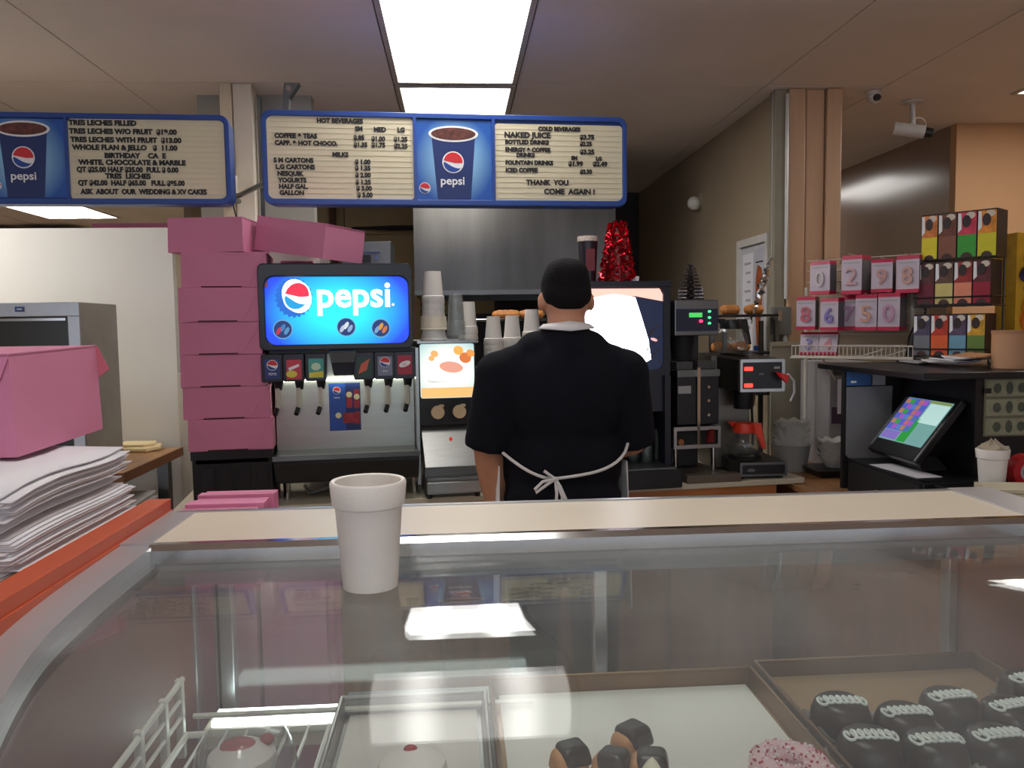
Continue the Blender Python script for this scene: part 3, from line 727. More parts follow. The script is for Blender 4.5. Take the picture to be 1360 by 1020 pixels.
    # ice chute
    MB().hexa([(X(448), .02, Z(499)), (X(474), .02, Z(499)), (X(474), .12, Z(499)), (X(448), .12, Z(499))], [(X(443), -.03, Z(466)), (X(478), -.03, Z(466)), (X(478), .12, Z(466)), (X(443), .12, Z(466))]).build('ice_chute', M('chute_blue_black', (34, 42, 60), .25), t, bevel=.004)
    MB().hexa([(X(445), -.02, Z(481)), (X(475), -.02, Z(481)), (X(475), -.015, Z(481)), (X(445), -.015, Z(481))], [(X(443), -.036, Z(467)), (X(478), -.036, Z(467)), (X(478), -.03, Z(467)), (X(443), -.03, Z(467))]).build('chute_guard', MGLASS('smoke_guard', (.6, .66, .72), 1.5, .05, .1), t)
    # poster
    po = MB().box(X(440), X(482), .1035, .105, Z(576), Z(511)).build('poster', p_dblue, t)
    MB().flat([(X(440.5), Z(575)), (X(462), Z(575)), (X(462), Z(511.5)), (X(440.5), Z(511.5))], .1032).build('poster_blue', M('poster_blue', (30, 74, 160), .4, var=.15, scale=12), po)
    globe(po, X(450.5), Z(521), 5 * k, .1022, p_white, p_red, p_blue, R(-25))
    text('PEPSI', 3.6 * k, (X(450.5), .1018, Z(532)), p_white, po, 'lettering', 'CENTER')
    for (a, b, c_, d) in ((463, 471, 523, 545), (473, 481, 520, 546), (458, 474, 552, 566), (474, 481, 550, 568)):
        MB().flat(rrect(X(a), X(b), Z(d), Z(c_), .004), .1026).build('poster_cup', M('poster_red', (150, 34, 44), .4, var=.35, scale=40), po)
    for px, py in ((467, 527), (477, 530), (452, 555)): MB().flat(ellipse(X(px), Z(py), 4 * k, 4 * k, 14), .1018).build('poster_snack', M('poster_cream', (220, 214, 170), .4), po)
    # drip tray and base
    MB().prism([(-.03, Z(603)), (.11, Z(600)), (.11, Z(640)), (.02, Z(640)), (-.03, Z(612))], X(369), X(557), 'x').build('drip_tray', black, t, bevel=.004)
    MB().prism([(-.034, Z(607)), (-.03, Z(601)), (.0, Z(600.5)), (-.005, Z(606))], X(368), X(558), 'x').build('tray_rim', M('tray_rim_grey', (70, 72, 74), .3, .6), t)
    for px in (381, 553):
        for y in (.10, .55): MB().cyl((X(px), y, 0), (X(px), y, Z(640)), .011, .014, 10).build('leg', chrome, t, smooth=True)
    MB().tube([(X(455), .12, Z(645)), (X(430), .1, Z(655)), (X(410), .14, .012), (X(400), .3, .01)], .007, 6).build('hose', M('hose_clear', (120, 124, 124), .3), t, smooth=True)
    return t
fountain()

# --- crate and the stack of pink boxes
def bakery_box(p, w, d, h, lab, rz=0.0, grp='pink bakery boxes', flap=True, tilt=None):
    t = thing('bakery_box', lab, 'box', p, rz, grp)
    if tilt: t.rotation_euler = tilt
    MB().hexa([(-w / 2, 0, 0), (w / 2, 0, 0), (w / 2, d, 0), (-w / 2, d, 0)], [(-w / 2 + .002, .002, h - .002), (w / 2 - .002, .002, h - .002), (w / 2 - .002, d, h - .002), (-w / 2 + .002, d, h - .002)]).build('body', pink, t)
    MB().box(-w / 2, w / 2, 0, d, h - .002, h).build('lid', pink_in, t)
    if flap: MB().hexa([(-w * .27, -.003, .004), (w * .27, -.003, .004), (w * .27, 0, .004), (-w * .27, 0, .004)], [(-w / 2 + .004, -.001, h - .001), (w / 2 - .004, -.001, h - .001), (w / 2 - .004, .001, h - .001), (-w / 2 + .004, .001, h - .001)]).build('front_flap', pink, t)
    if flap: MB().box(-w * .27, w * .20, -.0042, -.003, .0005, .0045).build('tuck_slot', M('slot_shadow_red', (70, 26, 36), .8), t)
    return t
Yc = rowY(305)
a = at(259, 665, Yc); b_ = at(362, 665, Yc)
def stack_k(px): return cdepth(at(px, 500, Yc + .01)) / F
k = stack_k(300)
zc1 = at(313, 598, Yc).z
cr = thing('milk_crate', 'black plastic crate under the stack of pink boxes', 'crate', ((a.x + b_.x) / 2, Yc, CT), ROWA)
cw_, ch = (b_.x - a.x) / 2, zc1 - CT
MB().box(-cw_, cw_, .0, .28, 0, .02).box(-cw_, -cw_ + .012, 0, .28, .02, ch).box(cw_ - .012, cw_, 0, .28, .02, ch).box(-cw_ + .012, cw_ - .012, .268, .28, .02, ch).box(-cw_ + .012, cw_ - .012, .0, .012, .02, ch - .045).build('body', black_m, cr)
MB().box(-cw_ - .004, cw_ + .004, -.006, 0, ch - .03, ch).build('rim', black, cr)
for i in range(4): MB().box(-cw_ + .03 + i * .06, -cw_ + .07 + i * .06, -.004, 0, .04, ch - .06).build('rib', black, cr)
zs = zc1
labs = ['pink bakery box at the bottom of the stack, on the black crate', 'pink bakery box second from the bottom of the stack', 'pink bakery box third from the bottom of the stack', 'pink bakery box fourth from the bottom of the stack',
        'pink bakery box fifth from the bottom of the stack', 'pink bakery box sixth from the bottom, under the topmost box']
for i, (x0, x1, y0, y1) in enumerate(((252, 362, 556, 598), (244, 357, 513, 556), (241, 351, 470, 513), (240, 347, 427, 470), (239, 347, 382, 427), (241, 353, 335, 382))):
    h = (y1 - y0) * k
    A, B = at(x0, y1, Yc), at(x1, y1, Yc)
    bakery_box(((A.x + B.x) / 2, Yc + .004 * (i * 3 % 4), zs), B.x - A.x, .28, h - .0012, labs[i], R(7.2 + (i * 37 % 5) * .5))
    zs += h
A, B = at(221, 337, Yc + .02), at(325, 337, Yc + .02)
bakery_box(((A.x + B.x) / 2, Yc + .02, zs), B.x - A.x, .27, 45 * k, 'pink bakery box on top of the stack, shoved left', R(-6), flap=False)
zt = at(400, 352, Yc + .04).z + .012
A = at(381, 345, Yc + .03)
fx0 = at(327, 334, Yc + .05); fx1 = at(437, 350, Yc + .05)
mid = (fx0 + fx1) / 2; tl = math.atan2(fx1.z - fx0.z, fx1.x - fx0.x)
bb = bakery_box((mid.x, Yc + .05, mid.z + .012), (fx1 - fx0).length, .26, 46 * k, 'pink bakery box lying tilted on top of the soda fountain', R(-22), flap=False, tilt=(0, -tl, R(-24)))
A, B = at(368, 352, Yc + .3), at(412, 352, Yc + .3)
bakery_box(((A.x + B.x) / 2, Yc + .36, at(390, 352, Yc + .3).z - .03), B.x - A.x, .2, .05, 'flat pale pink box behind the tilted box on the fountain', ROWA, flap=False)

# ------------------------------------------------------------------ foam cups
def foam_profile(h, rt, rb):     # inverted or upright cup wall
    lip = .008
    return [(rb - .003, .003), (rb, 0), (rb + (rt - rb) * .55, h * .755), (rt - .0024, h * .775), (rt, h - .003), (rt - .002, h), (rt - .006, h - .001), (rb - .006, .006)]
CUP_ME = {}
def foam_cup(p, h, rt, rb, lab, grp, inv=False, mat=foam, name='foam_cup'):
    key = (h, rt, rb, inv, mat.name)
    if key not in CUP_ME:
        pr = foam_profile(h, rt, rb)
        if inv: pr = [(r, h - z) for r, z in pr]
        o = MB().lathe(pr, 28).build(name, mat, smooth=True); CUP_ME[key] = o.data
    else:
        o = bpy.data.objects.new(name, CUP_ME[key]); COL.objects.link(o)
    o.location = p
    return setp(o, lab, 'cup', grp)

def cappuccino():
    Y = rowY(600); P = Px(600, 654, Y, ROWA); X, k = P.x, P.k; dz = P.o.z - CT; Z = lambda py: P.z(py) + dz
    t = thing('cappuccino_machine', 'narrow steel cappuccino machine with a lit picture panel left of the worker', 'coffee machine', (P.o.x, P.o.y, CT), ROWA)
    MB().box(X(561), X(638), .05, .5, Z(566), Z(455)).build('head', black, t, bevel=.003)
    MB().box(X(559), X(640), .02, .5, Z(456), Z(453)).build('top_plate', steel, t)
    half, hz = (X(635) - X(563)) / 2, (Z(457) - Z(529)) / 2
    sc = MB().prism(rrect(-half, half, -hz, hz, .008), 0, .01, 'y').build('picture_panel', gradient_mat('panel_lit', (120, 170, 176), (255, 250, 236), .95, (half * 1.7, hz * 1.5)), t, loc=((X(563) + X(635)) / 2, .038, (Z(457) + Z(529)) / 2))
    sx, sz = sc.location.x, sc.location.z
    MB().flat([(-half + .002, -hz + .002), (half - .002, -hz + .002), (half - .002, -hz + 14 * k), (-half + .002, -hz + 14 * k)], -.0005).build('picture_band', ME('pic_tan', (226, 176, 110), .9), sc)
    MB().flat(ellipse(X(601) - sx, Z(491) - sz, 19 * k, 12 * k, 24), -.0005).build('picture_cup', ME('pic_cream', (255, 246, 226), 1.2), sc)
    MB().flat(ellipse(X(604) - sx, Z(488) - sz, 16 * k, 7.5 * k, 20, R(-8)), -.0015).build('picture_coffee', ME('pic_rose', (214, 150, 130), .9), sc)
    for px, py, r, c_ in ((614, 466, 6, (226, 160, 80)), (623, 476, 7, (196, 110, 60)), (630, 470, 5, (214, 140, 70)), (582, 470, 4.5, (216, 160, 96)), (578, 476, 3.5, (216, 160, 96))):
        MB().flat(ellipse(X(px) - sx, Z(py) - sz, r * k * 1.15, r * k, 14, R(-20)), -.001).build('picture_pastry', ME('pic_%d' % px, c_, .95), sc)
    text('Cappuccino', 5 * k, (X(573) - sx, -.001, Z(508) - sz), ME('pic_grey', (120, 120, 120), .7), sc, 'lettering')
    for px in (585, 614):
        n_ = MB().cyl((X(px), .03, Z(548)), (X(px), .05, Z(548)), .024, n=20).build('nozzle_cover', M('nozzle_tan', (206, 182, 146), .4), t, smooth=True)
        MB().box(X(px + 2), X(px + 8), .028, .05, Z(541), Z(538)).build('nozzle_tab', M('nozzle_tan', (206, 182, 146), .4), n_)
    MB().hexa([(X(566), .03, Z(622)), (X(636), .03, Z(622)), (X(636), .5, Z(640)), (X(566), .5, Z(640))], [(X(563), .10, Z(566)), (X(638), .10, Z(566)), (X(638), .5, Z(566)), (X(563), .5, Z(566))]).build('splash_panel', steel, t, bevel=.003)
    MB().cyl((X(603), .068, Z(586)), (X(603), .08, Z(586)), .006, n=12).build('button', ME('button_red', (220, 40, 30), .6), t)
    MB().box(X(566), X(638), .03, .5, .0, Z(622)).build('base', steel_dk, t)
    MB().box(X(566), X(638), -.05, .03, Z(652), Z(636)).build('drip_tray', steel, t, bevel=.003)
    MB().box(X(567), X(639), -.05, .03, Z(635.5), Z(633)).build('grille', steel_dk, t)
    for px in (570, 634): MB().cyl((X(px), -.01, 0), (X(px), -.01, Z(652)), .01, n=8).build('foot', black, t)
    return t, Z(453) + CT, Y
capp, ztop, Ycap = cappuccino()
# cups standing upside down on the cappuccino machine
g = 'foam cups stacked upside down on the cappuccino machine'
yb = Ycap + .14
plastic = MGLASS('clear_plastic', (.9, .92, .92), 1.45, .08, .10)
cloudy = M('cloudy_plastic', (206, 204, 200), .4, var=.03, sub=.1)
p = at(576, 440, yb)
kc = cdepth(p) / F
z0 = ztop
t = foam_cup((p.x, p.y, z0), 14 * kc, 18.5 * kc, 15 * kc, 'cloudy plastic tub at the bottom of the pile on the cappuccino machine', None, True, cloudy, 'plastic_tub'); t['category'] = 'tub'
z0 += 14 * kc
t = foam_cup((p.x, p.y, z0), 18 * kc, 18 * kc, 17 * kc, 'cream plastic tub under the foam cups on the cappuccino machine', None, True, M('cream_tub', (222, 212, 190), .4), 'plastic_tub'); t['category'] = 'tub'
z0 += 18 * kc
for i, l in enumerate(('lowest foam cup of the pile on the cappuccino machine', 'middle foam cup of the pile on the cappuccino machine', 'top foam cup of the pile on the cappuccino machine')):
    foam_cup((p.x, p.y, z0 + i * 8.5 * kc), 42 * kc, 15.5 * kc, 11 * kc, l, g, True)
p = at(606, 440, yb - .05); kc = cdepth(p) / F
for i in range(3):
    foam_cup((p.x, p.y, ztop + i * 7 * kc), 48 * kc, 13 * kc, 9 * kc, ('lowest', 'middle', 'top')[i] + ' clear plastic cup of the stack on the cappuccino machine', 'clear cups on the cappuccino machine', True, plastic, 'plastic_cup')
p = at(622, 440, yb + .08); kc = cdepth(p) / F
for i in range(2):
    foam_cup((p.x, p.y, ztop + i * 8 * kc), 42 * kc, 13 * kc, 9 * kc, ('lower', 'upper')[i] + ' foam cup behind the clear cups on the cappuccino machine', g, True)
# cup stacks behind the worker, on a riser
Yr = 3.28
rz_ = at(660, 487, Yr).z
t = thing('cup_riser', 'dark riser box holding the foam cup stacks behind the worker', 'box', (at(680, 487, Yr).x, Yr + .0, CT), ROWA)
MB().box(-.14, .14, -.06, .1, 0, rz_ - CT).build('body', black_m, t, bevel=.003)
MB().box(-.145, .145, -.065, .105, rz_ - CT - .012, rz_ - CT).build('top', steel_dk, t)
for s_, (px, pt_, n) in enumerate(((655, 420, 5), (680, 419, 6), (706, 411, 5))):
    p = at(px, pt_, Yr + .015 * (s_ + 1)); kc = cdepth(p) / F; H = 38 * kc; stp = (p.z - rz_ - H) / (n - 1)
    for i in range(n):
        foam_cup((p.x, p.y, rz_ + i * stp), H, 13.5 * kc, 8.5 * kc, ['lowest', 'second', 'third', 'fourth', 'fifth', 'sixth'][i] + ' foam cup from the bottom of the ' + ['left', 'middle', 'right'][s_] + ' stack beside the worker', 'foam cup stacks behind the worker', True)
# ------------------------------------------------------------------ big coffee dispenser
def coffee_dispenser():
    Y = rowY(840); P = Px(840, 641, Y, ROWA); X, k = P.x, P.k; dz = P.o.z - CT; Z = lambda py: P.z(py) + dz
    t = thing('coffee_dispenser', 'tall black coffee dispenser with a dazzling lit panel right of the worker', 'coffee machine', (P.o.x, P.o.y, CT), ROWA)
    MB().prism(rrect(X(768), X(898), Z(550), Z(375), .01), .05, .5, 'y').build('head', navy, t, bevel=.004)
    MB().prism(rrect(X(764), X(900), Z(382), Z(374), .004), .03, .5, 'y').build('top_lid', navy, t, bevel=.003)
    mb = MB(); ringmesh(mb, rrect(X(768), X(898), Z(500), Z(377), .01, 6), rrect(X(778), X(889), Z(492), Z(383), .03, 6), .035, .055); mb.build('panel_frame', navy, t)
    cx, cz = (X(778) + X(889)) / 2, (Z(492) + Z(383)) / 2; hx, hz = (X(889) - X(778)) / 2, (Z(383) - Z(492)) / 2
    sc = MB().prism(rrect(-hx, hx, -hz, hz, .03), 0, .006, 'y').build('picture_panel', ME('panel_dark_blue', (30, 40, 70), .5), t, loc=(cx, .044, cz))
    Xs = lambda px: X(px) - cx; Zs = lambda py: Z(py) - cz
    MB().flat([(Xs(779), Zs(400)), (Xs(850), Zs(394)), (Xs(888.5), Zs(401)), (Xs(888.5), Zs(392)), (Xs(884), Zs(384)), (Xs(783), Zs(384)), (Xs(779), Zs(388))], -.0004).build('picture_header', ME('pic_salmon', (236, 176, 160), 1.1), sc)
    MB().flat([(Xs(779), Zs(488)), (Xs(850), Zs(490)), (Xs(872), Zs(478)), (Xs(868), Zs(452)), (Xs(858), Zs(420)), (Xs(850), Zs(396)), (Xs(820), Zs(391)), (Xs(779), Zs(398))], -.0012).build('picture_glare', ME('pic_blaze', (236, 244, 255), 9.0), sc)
    for i in range(16):
        px = 866 + (i * 7 % 20); py = 432 + (i * 11 % 52)
        if px < 872 and py > 470: continue
        MB().flat(ellipse(Xs(px), Zs(py), 2.3 * k, 1.3 * k, 10, i), -.002).build('coffee_bean', ME('bean', (52, 34, 30), .4), sc)
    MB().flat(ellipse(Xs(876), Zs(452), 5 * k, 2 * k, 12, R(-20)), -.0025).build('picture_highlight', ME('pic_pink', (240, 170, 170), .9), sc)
    for e0, e1 in ((768, 776), (890, 898)): MB().box(X(e0), X(e1), .03, .5, Z(626), Z(500)).build('side_panel', navy, t)
    MB().box(X(776), X(890), .3, .5, Z(626), Z(500)).build('back_panel', black_m, t)
    MB().box(X(776), X(890), .06, .3, Z(550), Z(500)).build('brew_head', black, t, bevel=.004)
    MB().prism(rrect(X(862), X(879), Z(513), Z(504), .004), .056, .06, 'y').build('name_plate', M('plate_bronze', (86, 56, 44), .3, .6), t)
    MB().cyl((X(872), .055, Z(536)), (X(872), .06, Z(536)), .009, n=14).build('indicator', M('yellow_dot', (190, 180, 60), .4), t)
    for i, px in enumerate((795, 820, 846, 868)):
        n_ = MB().cyl((X(px), .14, Z(550)), (X(px), .14, Z(562)), .016, .011, 12).build('spout', black, t, smooth=True)
    MB().prism(rrect(X(764), X(902), 0, Z(622), .006), -.06, .5, 'y').build('base', black, t, bevel=.004)
    MB().box(X(776), X(892), -.05, .28, Z(622), Z(620)).build('drip_grille', steel_dk, t)
    zb = CT + Z(620)
    return P, zb, Z(374) + CT, Y
cd, zbot, zhead, Ycd = coffee_dispenser()
bottle_g = MGLASS('bottle_glass', (.72, .82, .80), 1.5, .03, .06)
for i, (px, dy) in enumerate(((842, .10), (859, .06), (876, .09))):
    p = at(px, 610, Ycd + .05 + dy)
    t = thing('glass_bottle', ['clear glass bottle in the dispenser bay, nearest the worker\'s elbow', 'clear glass bottle with yellow cap in the dispenser bay', 'clear glass bottle in the dispenser bay, farthest right'][i], 'bottle', (p.x, p.y, zbot), 0, 'bottles in the dispenser bay')
    MB().lathe([(.020, 0), (.022, .01), (.022, .10), (.010, .135), (.009, .16), (.006, .16), (.018, .1), (.018, .008)], 18).build('body', bottle_g, t, smooth=True)
    MB().cyl((0, 0, .158), (0, 0, .17), .011, n=14).build('cap', M('cap_yellow', (190, 176, 60), .4) if i == 1 else black, t, smooth=True)
# things on top of the dispenser
p = at(781, 374, Ycd + .16); kc = cdepth(p) / F
t = thing('display_cup', 'tall dark cola display cup with a white foamy rim on the coffee dispenser', 'cup', (p.x, p.y, zhead))
hh = (374 - 313) * kc
MB().lathe([(10.5 * kc, 0), (13 * kc, hh * .90), (12 * kc, hh * .9), (9 * kc, .004)], 24).build('cup', M('cup_dark', (36, 30, 42), .35), t, smooth=True)
MB().lathe([(12.5 * kc, hh * .88), (14 * kc, hh * .90), (13.6 * kc, hh), (11 * kc, hh), (10 * kc, hh * .9)], 24).build('rim', M('rim_ice', (214, 200, 186), .5, var=.3, scale=90, bump=.6), t, smooth=True)
MB().at((0, -11.6 * kc, 0), (R(4), 0, 0)).flat(rrect(-5 * kc, 7 * kc, hh * .25, hh * .72, .006), -.0015).build('emblem', M('emblem_red', (120, 24, 36), .4), t)
p = at(820, 374, Ycd + .18); kc = cdepth(p) / F
t = thing('tinsel_tree', 'red tinsel tree on top of the coffee dispenser', 'decoration', (p.x, p.y, zhead))
hh = 80 * kc
MB().lathe([(20 * kc, 0), (20 * kc, .004), (9 * kc, hh * .96), (.002, hh * .97)], 16).build('cone', M('tinsel_core', (112, 14, 26), .35, .3, var=.3, scale=60), t)
mb = MB(); rnd = random.Random(3)
for i in range(900):
    f = rnd.random() ** 1.1; a = rnd.uniform(0, 2 * math.pi); r = (24 - 13.5 * f) * kc; c_ = Vector((r * math.cos(a), r * math.sin(a), f * hh))
    d1 = Vector((rnd.gauss(0, 1), rnd.gauss(0, 1), rnd.gauss(0, 1))).normalized() * .010; d2 = Vector((rnd.gauss(0, 1), rnd.gauss(0, 1), rnd.gauss(0, 1))).normalized() * .0035
    mb.add([c_ - d1 - d2, c_ + d1 - d2, c_ + d1 + d2, c_ - d1 + d2], [(0, 1, 2, 3)])
o = mb.build('tinsel', M('red_foil', (214, 18, 40), .18, .85, var=.1), t); o['kind'] = 'stuff'
t = thing('paper_tag', 'small white paper tag at the foot of the red tinsel tree', 'tag', at(842, 371, Ycd + .14))
MB().at(rot=(R(60), 0, R(-30))).box(-.02, .02, -.012, .012, 0, .001).build('sheet', paper, t); t.location.z = zhead + .012

# ------------------------------------------------------------------ grinder / digital brewer
def grinder():
    Y = rowY(930, .06); P = Px(930, 639, Y, ROWA); X, k = P.x, P.k; dz = P.o.z - CT; Z = lambda py: P.z(py) + dz
    t = thing('digital_brewer', 'tall coffee brewer with green display and twin black hoppers', 'coffee machine', (P.o.x, P.o.y, CT), ROWA)
    gs = M('brewer_grey', (126, 128, 132), .35, .8, var=.06)
    MB().prism(rrect(X(897), X(958), Z(446), Z(399), .004), .02, .32, 'y').build('head', gs, t, bevel=.004)
    MB().box(X(899), X(957), .014, .02, Z(440), Z(411)).build('control_panel', M('panel_navy', (30, 40, 66), .35), t)
    MB().box(X(916), X(934), .011, .014, Z(422), Z(416)).build('display', ME('lcd_green', (70, 190, 90), .9), t)
    MB().cyl((X(932), .006, Z(427)), (X(932), .014, Z(427)), .006, n=12).build('lamp_red', ME('led_red', (255, 40, 80), 3), t)
    for py in (414.5, 422.5, 430): MB().cyl((X(944), .006, Z(py)), (X(944), .014, Z(py)), .0042, n=10).build('lamp_green', ME('led_green', (60, 255, 120), 2.5), t)
    MB().box(X(904), X(945), .12, .3, Z(626), Z(446)).build('column', black, t, bevel=.004)
    MB().cyl((X(918), .1, Z(478)), (X(918), .1, Z(446)), .04, .05, 18).build('funnel', black_m, t, smooth=True)
    for i, (a, b) in enumerate(((899, 926), (929, 958))):
        h = MB().prism(rrect(X(a), X(b), Z(564), Z(492), .004), .01, .12, 'y').build('hopper', black, t, bevel=.004)
        MB().prism(rrect(X(a) - .001, X(b) + .001, Z(500), Z(491), .003), .006, .122, 'y').build('hopper_band', steel_dk, h)
        MB().prism(rrect(X(a + 2), X(b - 2), Z(491), Z(480), .005), .03, .11, 'y').build('lid', M('lid_smoke', (70, 70, 74), .3), h, bevel=.003)
        if i == 0: MB().box(X(900), X(918), .008, .01, Z(522), Z(512)).build('label', paper_g, h)
        else:
            for py in (514, 532, 551): MB().cyl((X(942), .0, Z(py)), (X(942), .01, Z(py)), .006, n=10).build('screw', chrome, h)
    MB().box(X(926), X(930), .0, .02, Z(590), Z(488)).build('divider', chrome, t)
    fr = MB(); fr.box(X(893), X(959), .0, .1, Z(571), Z(566)).box(X(893), X(959), .0, .1, Z(595), Z(590)).box(X(893), X(897), 0, .1, Z(590), Z(571)).box(X(955), X(959), 0, .1, Z(590), Z(571))
    fr.build('frame', steel, t)
    MB().box(X(897), X(955), .02, .1, Z(590), Z(571)).build('frame_panel', black_m, t)
    MB().cyl((X(903), .0, Z(586)), (X(903), .02, Z(586)), .012, n=16).build('knob', M('knob_copper', (150, 96, 60), .4, .5), t, smooth=True)
    MB().hexa([(X(940), .0, Z(588)), (X(950), .0, Z(588)), (X(950), .02, Z(588)), (X(940), .02, Z(588))], [(X(943), -.01, Z(570)), (X(948), -.01, Z(570)), (X(948), .02, Z(570)), (X(943), .02, Z(570))]).build('tap_lever', M('tap_dark_red', (110, 24, 30), .4), t)
    for px in (899, 953):
        MB().cyl((X(px), .03, Z(626)), (X(px), .03, Z(595)), .009, n=12).build('leg', chrome, t, smooth=True)
        MB().cyl((X(px), .25, Z(626)), (X(px), .25, Z(566)), .009, n=12).build('leg', chrome, t, smooth=True)
    MB().box(X(903), X(979), -.06, -.01, 0, Z(627)).box(X(903), X(962), -.01, .3, 0, Z(627)).build('tray', M('tray_bronze', (120, 110, 98), .4, .7), t, bevel=.003)
    return P, Z(399) + CT, Y
gr, zg, Yg = grinder()
p = at(917, 398, Yg + .12); kc = cdepth(p) / F
t = thing('pine_cone', 'dark pine cone shaped tree on top of the digital brewer', 'decoration', (p.x, p.y, zg))
hh = 48 * kc
MB().lathe([(.016, 0), (.014, hh * .5), (.003, hh * .98)], 10).build('core', M('cone_core', (40, 30, 28), .8), t)
cm = M('cone_scale', (58, 48, 46), .7, var=.3, scale=40); k_ = 0
for lv in range(11):
    f = lv / 10; n = 12 if lv < 8 else 7; r = (17.5 - 13 * f ** 1.3) * kc
    for j in range(n):
        a = 2 * math.pi * (j + .5 * (lv % 2)) / n; ca_, sa_ = math.cos(a), math.sin(a); z = .006 + f * hh * .93; w = .006 * (1.15 - .5 * f)
        b = lambda rr, ww, zz: (rr * ca_ - ww * sa_, rr * sa_ + ww * ca_, zz)
        MB().hexa([b(.006, -w * .6, z), b(r, -w, z - .004), b(r, w, z - .004), b(.006, w * .6, z)], [b(.006, -w * .6, z + .004), b(r * 1.02, -w * .5, z + .003), b(r * 1.02, w * .5, z + .003), b(.006, w * .6, z + .004)]).build('scale', cm, t)
t = thing('crumpled_paper', 'crumpled white paper behind the pine cone tree', 'paper', at(918, 388, Yg + .2))
t.location.z = zg
mb = MB(); rnd = random.Random(5); n = 9; vs = []; fs = []
for i in range(n):
    for j in range(4): vs.append(((i - 4) * .0125, .02 * rnd.random(), .004 + j * .014 + .012 * rnd.random()))
for i in range(n - 1):
    for j in range(3): a = i * 4 + j; fs.append((a, a + 4, a + 5, a + 1))
mb.add(vs, fs); o = mb.build('sheet', paper, t); sm_ = o.modifiers.new('thick', 'SOLIDIFY'); sm_.thickness = .0012

# ------------------------------------------------------------------ glass coffee pots and pour-over brewer
pot_glass = MGLASS('pot_glass', (.86, .86, .84), 1.5, .02, .03)
def coffee_pot(p, rz, col, lab, s=1.0):
    t = thing('coffee_pot', lab, 'coffee pot', p, rz, 'glass coffee pots')
    MB().lathe([(.05 * s, 0), (.068 * s, .012 * s), (.078 * s, .045 * s), (.07 * s, .08 * s), (.045 * s, .112 * s), (.042 * s, .112 * s), (.066 * s, .08 * s), (.074 * s, .045 * s), (.064 * s, .015 * s), (.048 * s, .004 * s)], 28).build('bowl', pot_glass, t, smooth=True)
    MB().lathe([(.048 * s, .104 * s), (.05 * s, .118 * s), (.044 * s, .146 * s), (.036 * s, .146 * s), (.038 * s, .11 * s)], 24, closed=True).build('collar', col, t, smooth=True)
    MB().hexa([(-.045 * s, -.012, .125 * s), (-.04 * s, -.012, .125 * s), (-.04 * s, .012, .125 * s), (-.045 * s, .012, .125 * s)], [(-.07 * s, -.012, .15 * s), (-.035 * s, -.018, .15 * s), (-.035 * s, .018, .15 * s), (-.07 * s, .012, .15 * s)]).build('spout', col, t, bevel=.002)
    MB().hexa([(.076 * s, -.011, .035 * s), (.094 * s, -.011, .035 * s), (.094 * s, .011, .035 * s), (.076 * s, .011, .035 * s)], [(.03 * s, -.012, .148 * s), (.072 * s, -.012, .148 * s), (.072 * s, .012, .148 * s), (.03 * s, .012, .148 * s)]).build('handle', col, t, bevel=.004)
    return t
orange_pl = M('orange_red_plastic', (226, 62, 36), .4)
